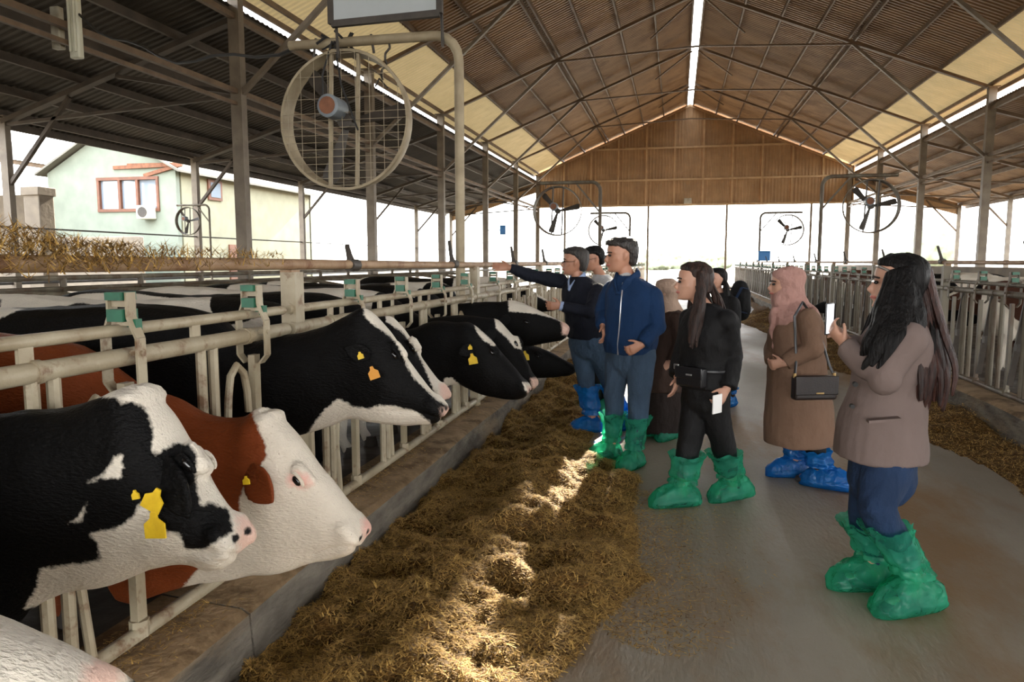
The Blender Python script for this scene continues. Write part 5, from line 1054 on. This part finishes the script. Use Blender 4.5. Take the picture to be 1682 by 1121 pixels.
def bagbox(name, cc, lat, fw, w_, d_, h_, m, par, bev=.012):
    q = MB(); P = [cc+lat*a*w_/2+fw*b*d_/2+V(0, 0, 1)*e*h_/2 for a in (-1, 1) for b in (-1, 1) for e in (-1, 1)]; q.add(P, [(0, 1, 3, 2), (4, 6, 7, 5), (0, 4, 5, 1), (2, 3, 7, 6), (0, 2, 6, 4), (1, 5, 7, 3)]); o = q.build(name, m, par)
    bm = bmesh.new(); bm.from_mesh(o.data); bmesh.ops.recalc_face_normals(bm, faces=bm.faces); bm.to_mesh(o.data); bm.free(); return bevel(o, bev, 3)
bagbox('pouch', B, p.lat, p.tf, .20, .06, .125, 'leather_black', t); bagbox('flap', B+p.tf*.033+V(0, 0, .028), p.lat, p.tf, .203, .012, .075, 'leather_black', t, .005); bagbox('clasp', B+p.tf*.042+V(0, 0, .018)+p.lat*.01, p.lat, p.tf, .045, .006, .01, 'metal_silver', t, .002)
q = MB(); W = p.j(1159, 606, 0); q.tube([W+p.lat*.182*math.cos(a)+p.tf*.142*math.sin(a) for a in np.linspace(0, 2*PI, 33)], .014, 8, side=V(0, 0, 1), flat=.3, caps=False); q.build('belt', 'leather_black', t)
bagbox('buckle', B-p.lat*.13+p.tf*-.018+V(0, 0, .05), p.lat, p.tf, .04, .012, .035, 'metal_silver', t, .004)
t = thing('white_phone', 'small white phone held low in the hand of the woman in black', 'phone', p.j(1176, 664, -.22)); bagbox('case', p.j(1178, 664, -.2), V(.9, .3, .2).normalized(), V(-.3, .95, 0), .062, .012, .12, 'paper_white', t, .005)
# ---- G: woman in the tan coat
p = Person('woman in tan coat and pink headscarf with blue overshoes, hands clasped', 5.55, (-.95, -.3), (-1, -.1), 'skin_light')
p.start((1320, 795)); p.head(1290, 467, .235); p.neck(1299, 500, .05); p.torso([(1313, 728, 0, .21, .235), (1312, 690, 0, .205, .225), (1311, 650, 0, .20, .21), (1310, 612, 0, .19, .185), (1308, 578, 0, .185, .175), (1307, 548, 0, .19, .175), (1309, 524, 0, .19, .145), (1305, 508, 0, .13, .10), (1301, 499, 0, .065, .065)])
la = p.arm((1327, 525, -.2), (1335, 572, -.24), (1288, 597, -.22), hd=(1270, 599, -.2), side=(0, -.3, 1), curl=.9, L=.165); ra = p.arm((1290, 524, .18), (1271, 572, .15), (1271, 594, -.06), hd=(1279, 602, -.2), side=(0, -.3, 1), curl=.7, L=.165)
l1 = p.leg((1304, 690, .08), (1304, 718, .08), (1308, 762, .1)); l2 = p.leg((1330, 690, -.08), (1336, 725, -.1), (1347, 775, -.12)); p.foot(l1[2], (-1, -.15)); p.foot(l2[2], (-.9, .35)); p.body(); p.eyes()
p.top('coat', 'tan_coat', (la, ra), 1.06, r=(.078, .072, .056), seed=63, wr=.013, fr=6)
p.trousers('trousers', 'black_cloth', (l1, l2), (1314, 690, 0, .15, .14), stop=.8, seed=64)
p.drape('headscarf', 'hijab_pink', [(1306, 548, 0, .15, .155), (1306, 530, 0, .175, .175), (1305, 514, 0, .165, .165), (1301, 502, 0, .12, .14), (1297, 492, 0, .095, .125), (1294, 483, 0, .09, .115)], 65, .012, .008,
    [([(1335, 510, -.12), (1345, 545, -.1), (1352, 585, -.05)], [.05, .04, .02], .45), ([(1275, 510, -.1), (1268, 545, -.08), (1272, 575, -.08)], [.045, .03, .015], .45)])
p.boot(l1[1], l1[2], (-1, -.15), 'plastic_blue', .2, .1, seed=71, top=.6, rt=.09, ra=.08); p.boot(l2[1], l2[2], (-.9, .35), 'plastic_blue', .12, .22, .085, seed=72, top=.6, rt=.095, ra=.085)
q = MB()
for k, (px_, py_) in enumerate([(1272, 640), (1270, 600), (1272, 560)]): pass
t = thing('shoulder_bag', 'dark brown shoulder bag hanging at the side of the woman in the tan coat', 'bag', p.j(1337, 658, -.3)); B = p.j(1337, 637, -.29)
bagbox('bag_body', B, p.tf*-1, p.lat, .30, .075, .165, 'leather_brown', t, .018); bagbox('bag_flap', B+p.lat*.042+V(0, 0, .02), p.tf*-1, p.lat, .302, .012, .13, 'leather_brown', t, .006)
bagbox('bag_clasp', B+p.lat*.05-p.tf*.02+V(0, 0, -.032), p.tf*-1, p.lat, .055, .006, .012, 'metal_gold', t, .002)
S_ = p.j(1318, 506, -.16)
q = MB(); q.tube([B+p.tf*.14+V(0, 0, .08), p.j(1308, 590, -.27), p.j(1306, 545, -.30), p.j(1305, 520, -.29), S_+V(0, 0, .04)], .009, 6); q.tube([B-p.tf*.14+V(0, 0, .08), p.j(1362, 600, -.22), p.j(1350, 560, -.24), p.j(1338, 525, -.26), S_+V(0, 0, .04)], .009, 6); q.build('shoulder_strap', 'leather_black', t)
for x in (-1, 1): MB().tube([B+p.tf*x*.14+V(0, 0, .07), B+p.tf*x*.14+V(0, 0, .10)], .012, 8).build('strap_ring', 'metal_gold', t)
# ---- H: woman in the taupe blazer taking a picture
p = Person('woman in taupe blazer with long dark hair holding up a phone', 3.65, (-.95, -.25), (-1, .16, -.08), 'skin_light')
p.start((1450, 985)); p.head(1475, 464, .242); p.neck(1478, 510, .05); p.torso([(1444, 752, 0, .185, .185), (1446, 720, 0, .182, .182), (1450, 680, 0, .175, .17), (1457, 640, 0, .162, .15), (1465, 595, 0, .17, .15), (1474, 558, 0, .178, .125), (1477, 534, 0, .14, .095), (1478, 516, 0, .075, .07)])
la = p.arm((1494, 560, -.19), (1455, 622, -.23), (1388, 567, -.06), hd=(1364, 540, -.02), side=(-.35, -.2, .9), curl=.75, L=.17); ra = p.arm((1464, 556, .18), (1428, 610, .22), (1394, 563, .08), hd=(1370, 540, .03), side=(-.35, .2, .9), curl=.8, L=.17, thumb=1)
l1 = p.leg((1436, 765, .08), (1424, 842, .05), (1436, 930, .1), (.09, .062, .042)); l2 = p.leg((1458, 765, -.08), (1440, 836, -.16), (1500, 942, -.12), (.09, .062, .042)); p.foot(l1[2], (-.95, -.25)); p.foot(l2[2], (-.85, -.5)); p.body(); p.eyes()
p.top('blazer', 'taupe_blazer', (la, ra), 1.05, r=(.074, .07, .055), seed=73, wr=.013, fr=6, st=(1, 1, 1)); p.trousers('jeans', 'jeans_dark', (l1, l2), (1449, 762, 0, .15, .15), r=(.112, .082, .06), stop=.88, seed=74)
for k, (a, b_) in enumerate((((1405, 632, -.16), .011), ((1400, 668, -.16), .010))):
    P_ = p.j(*a); q = MB(); q.tube([P_-p.tf*.0+V(0, .02, 0), P_-V(0, .006, 0)], b_, 12); q.build('button', 'black_rubber', p.t)
P1, P2 = p.j(1425, 692, -.215), p.j(1478, 688, -.215); q = MB(); q.bar(P1, P2, .012, .05, (0, 1, 0)); q.build('pocket_flap', 'taupe_blazer', p.t)
p.long_hair('hair_black', [([(1490, 452, -.08), (1494, 505, -.13), (1494, 540, -.16), (1496, 562, -.18)], .030, 14, .020), ([(1470, 452, -.10), (1462, 505, -.15), (1440, 560, -.20), (1424, 596, -.17)], .028, 20, .020), ([(1484, 450, -.10), (1476, 510, -.17), (1458, 560, -.23), (1436, 606, -.22)], .030, 18, .018), ([(1455, 460, .1), (1440, 510, .12), (1418, 560, .10)], .024, 10, .016), ([(1480, 446, .0), (1500, 500, .0), (1506, 560, -.02), (1508, 600, -.02)], .034, 14, .026)], None, 75)
hb = MB(); rs = np.random.default_rng(5)
for i in range(44):
    o = V(*rs.normal(0, .026, 3)); P = [p.j(*a)+o*(1+.2*k) for k, a in enumerate([(1498, 446, .0), (1512, 496, -.03), (1522, 556, -.06), (1527, 606, -.07), (1522, 648, -.06)])]; P = [q_[0] for q_ in crs([(a+V(math.sin(i+k*1.9), math.cos(i*2+k), 0)*.010, 0.) for k, a in enumerate(P)], 4)]; N = len(P)
    hb.tube(P, [.028*(1-.7*(k/N)**2.5) for k in range(N)], 7, flat=.6, round_=True)
hb.build('hair_locks', 'hair_auburn', [o for o in p.t.children if o.name.startswith('hair')][0])
q = MB(); q.tube([p.nb(.80, .36, x) if abs(x) < .3 else p.nb(.72, .2, x) for x in (-.40, -.25, 0, .25, .40)], .006, 6); q.build('hair_clip', 'metal_silver', p.t)
p.boot(l1[1], l1[2], (-.95, -.25), 'plastic_green', .21, .13, .085, .125, seed=81, top=.72, rt=.125, ra=.075); p.boot(l2[1], l2[2], (-.85, -.5), 'plastic_green', .19, .16, .09, .14, seed=82, top=.62, rt=.10, ra=.085)
t = thing('phone', 'phone with lit screen held up by the woman in the blazer', 'phone', p.j(1362, 540, .02)); N_ = V(.80, -.58, .12).normalized(); L_ = V(0, 0, 1).cross(N_).normalized(); B = p.j(1362, 524, .03)
bagbox('phone_case', B, L_, N_, .074, .009, .15, 'phone_body', t, .004); bagbox('screen', B+N_*.005, L_, N_, .068, .001, .138, 'phone_screen', t, .0003)
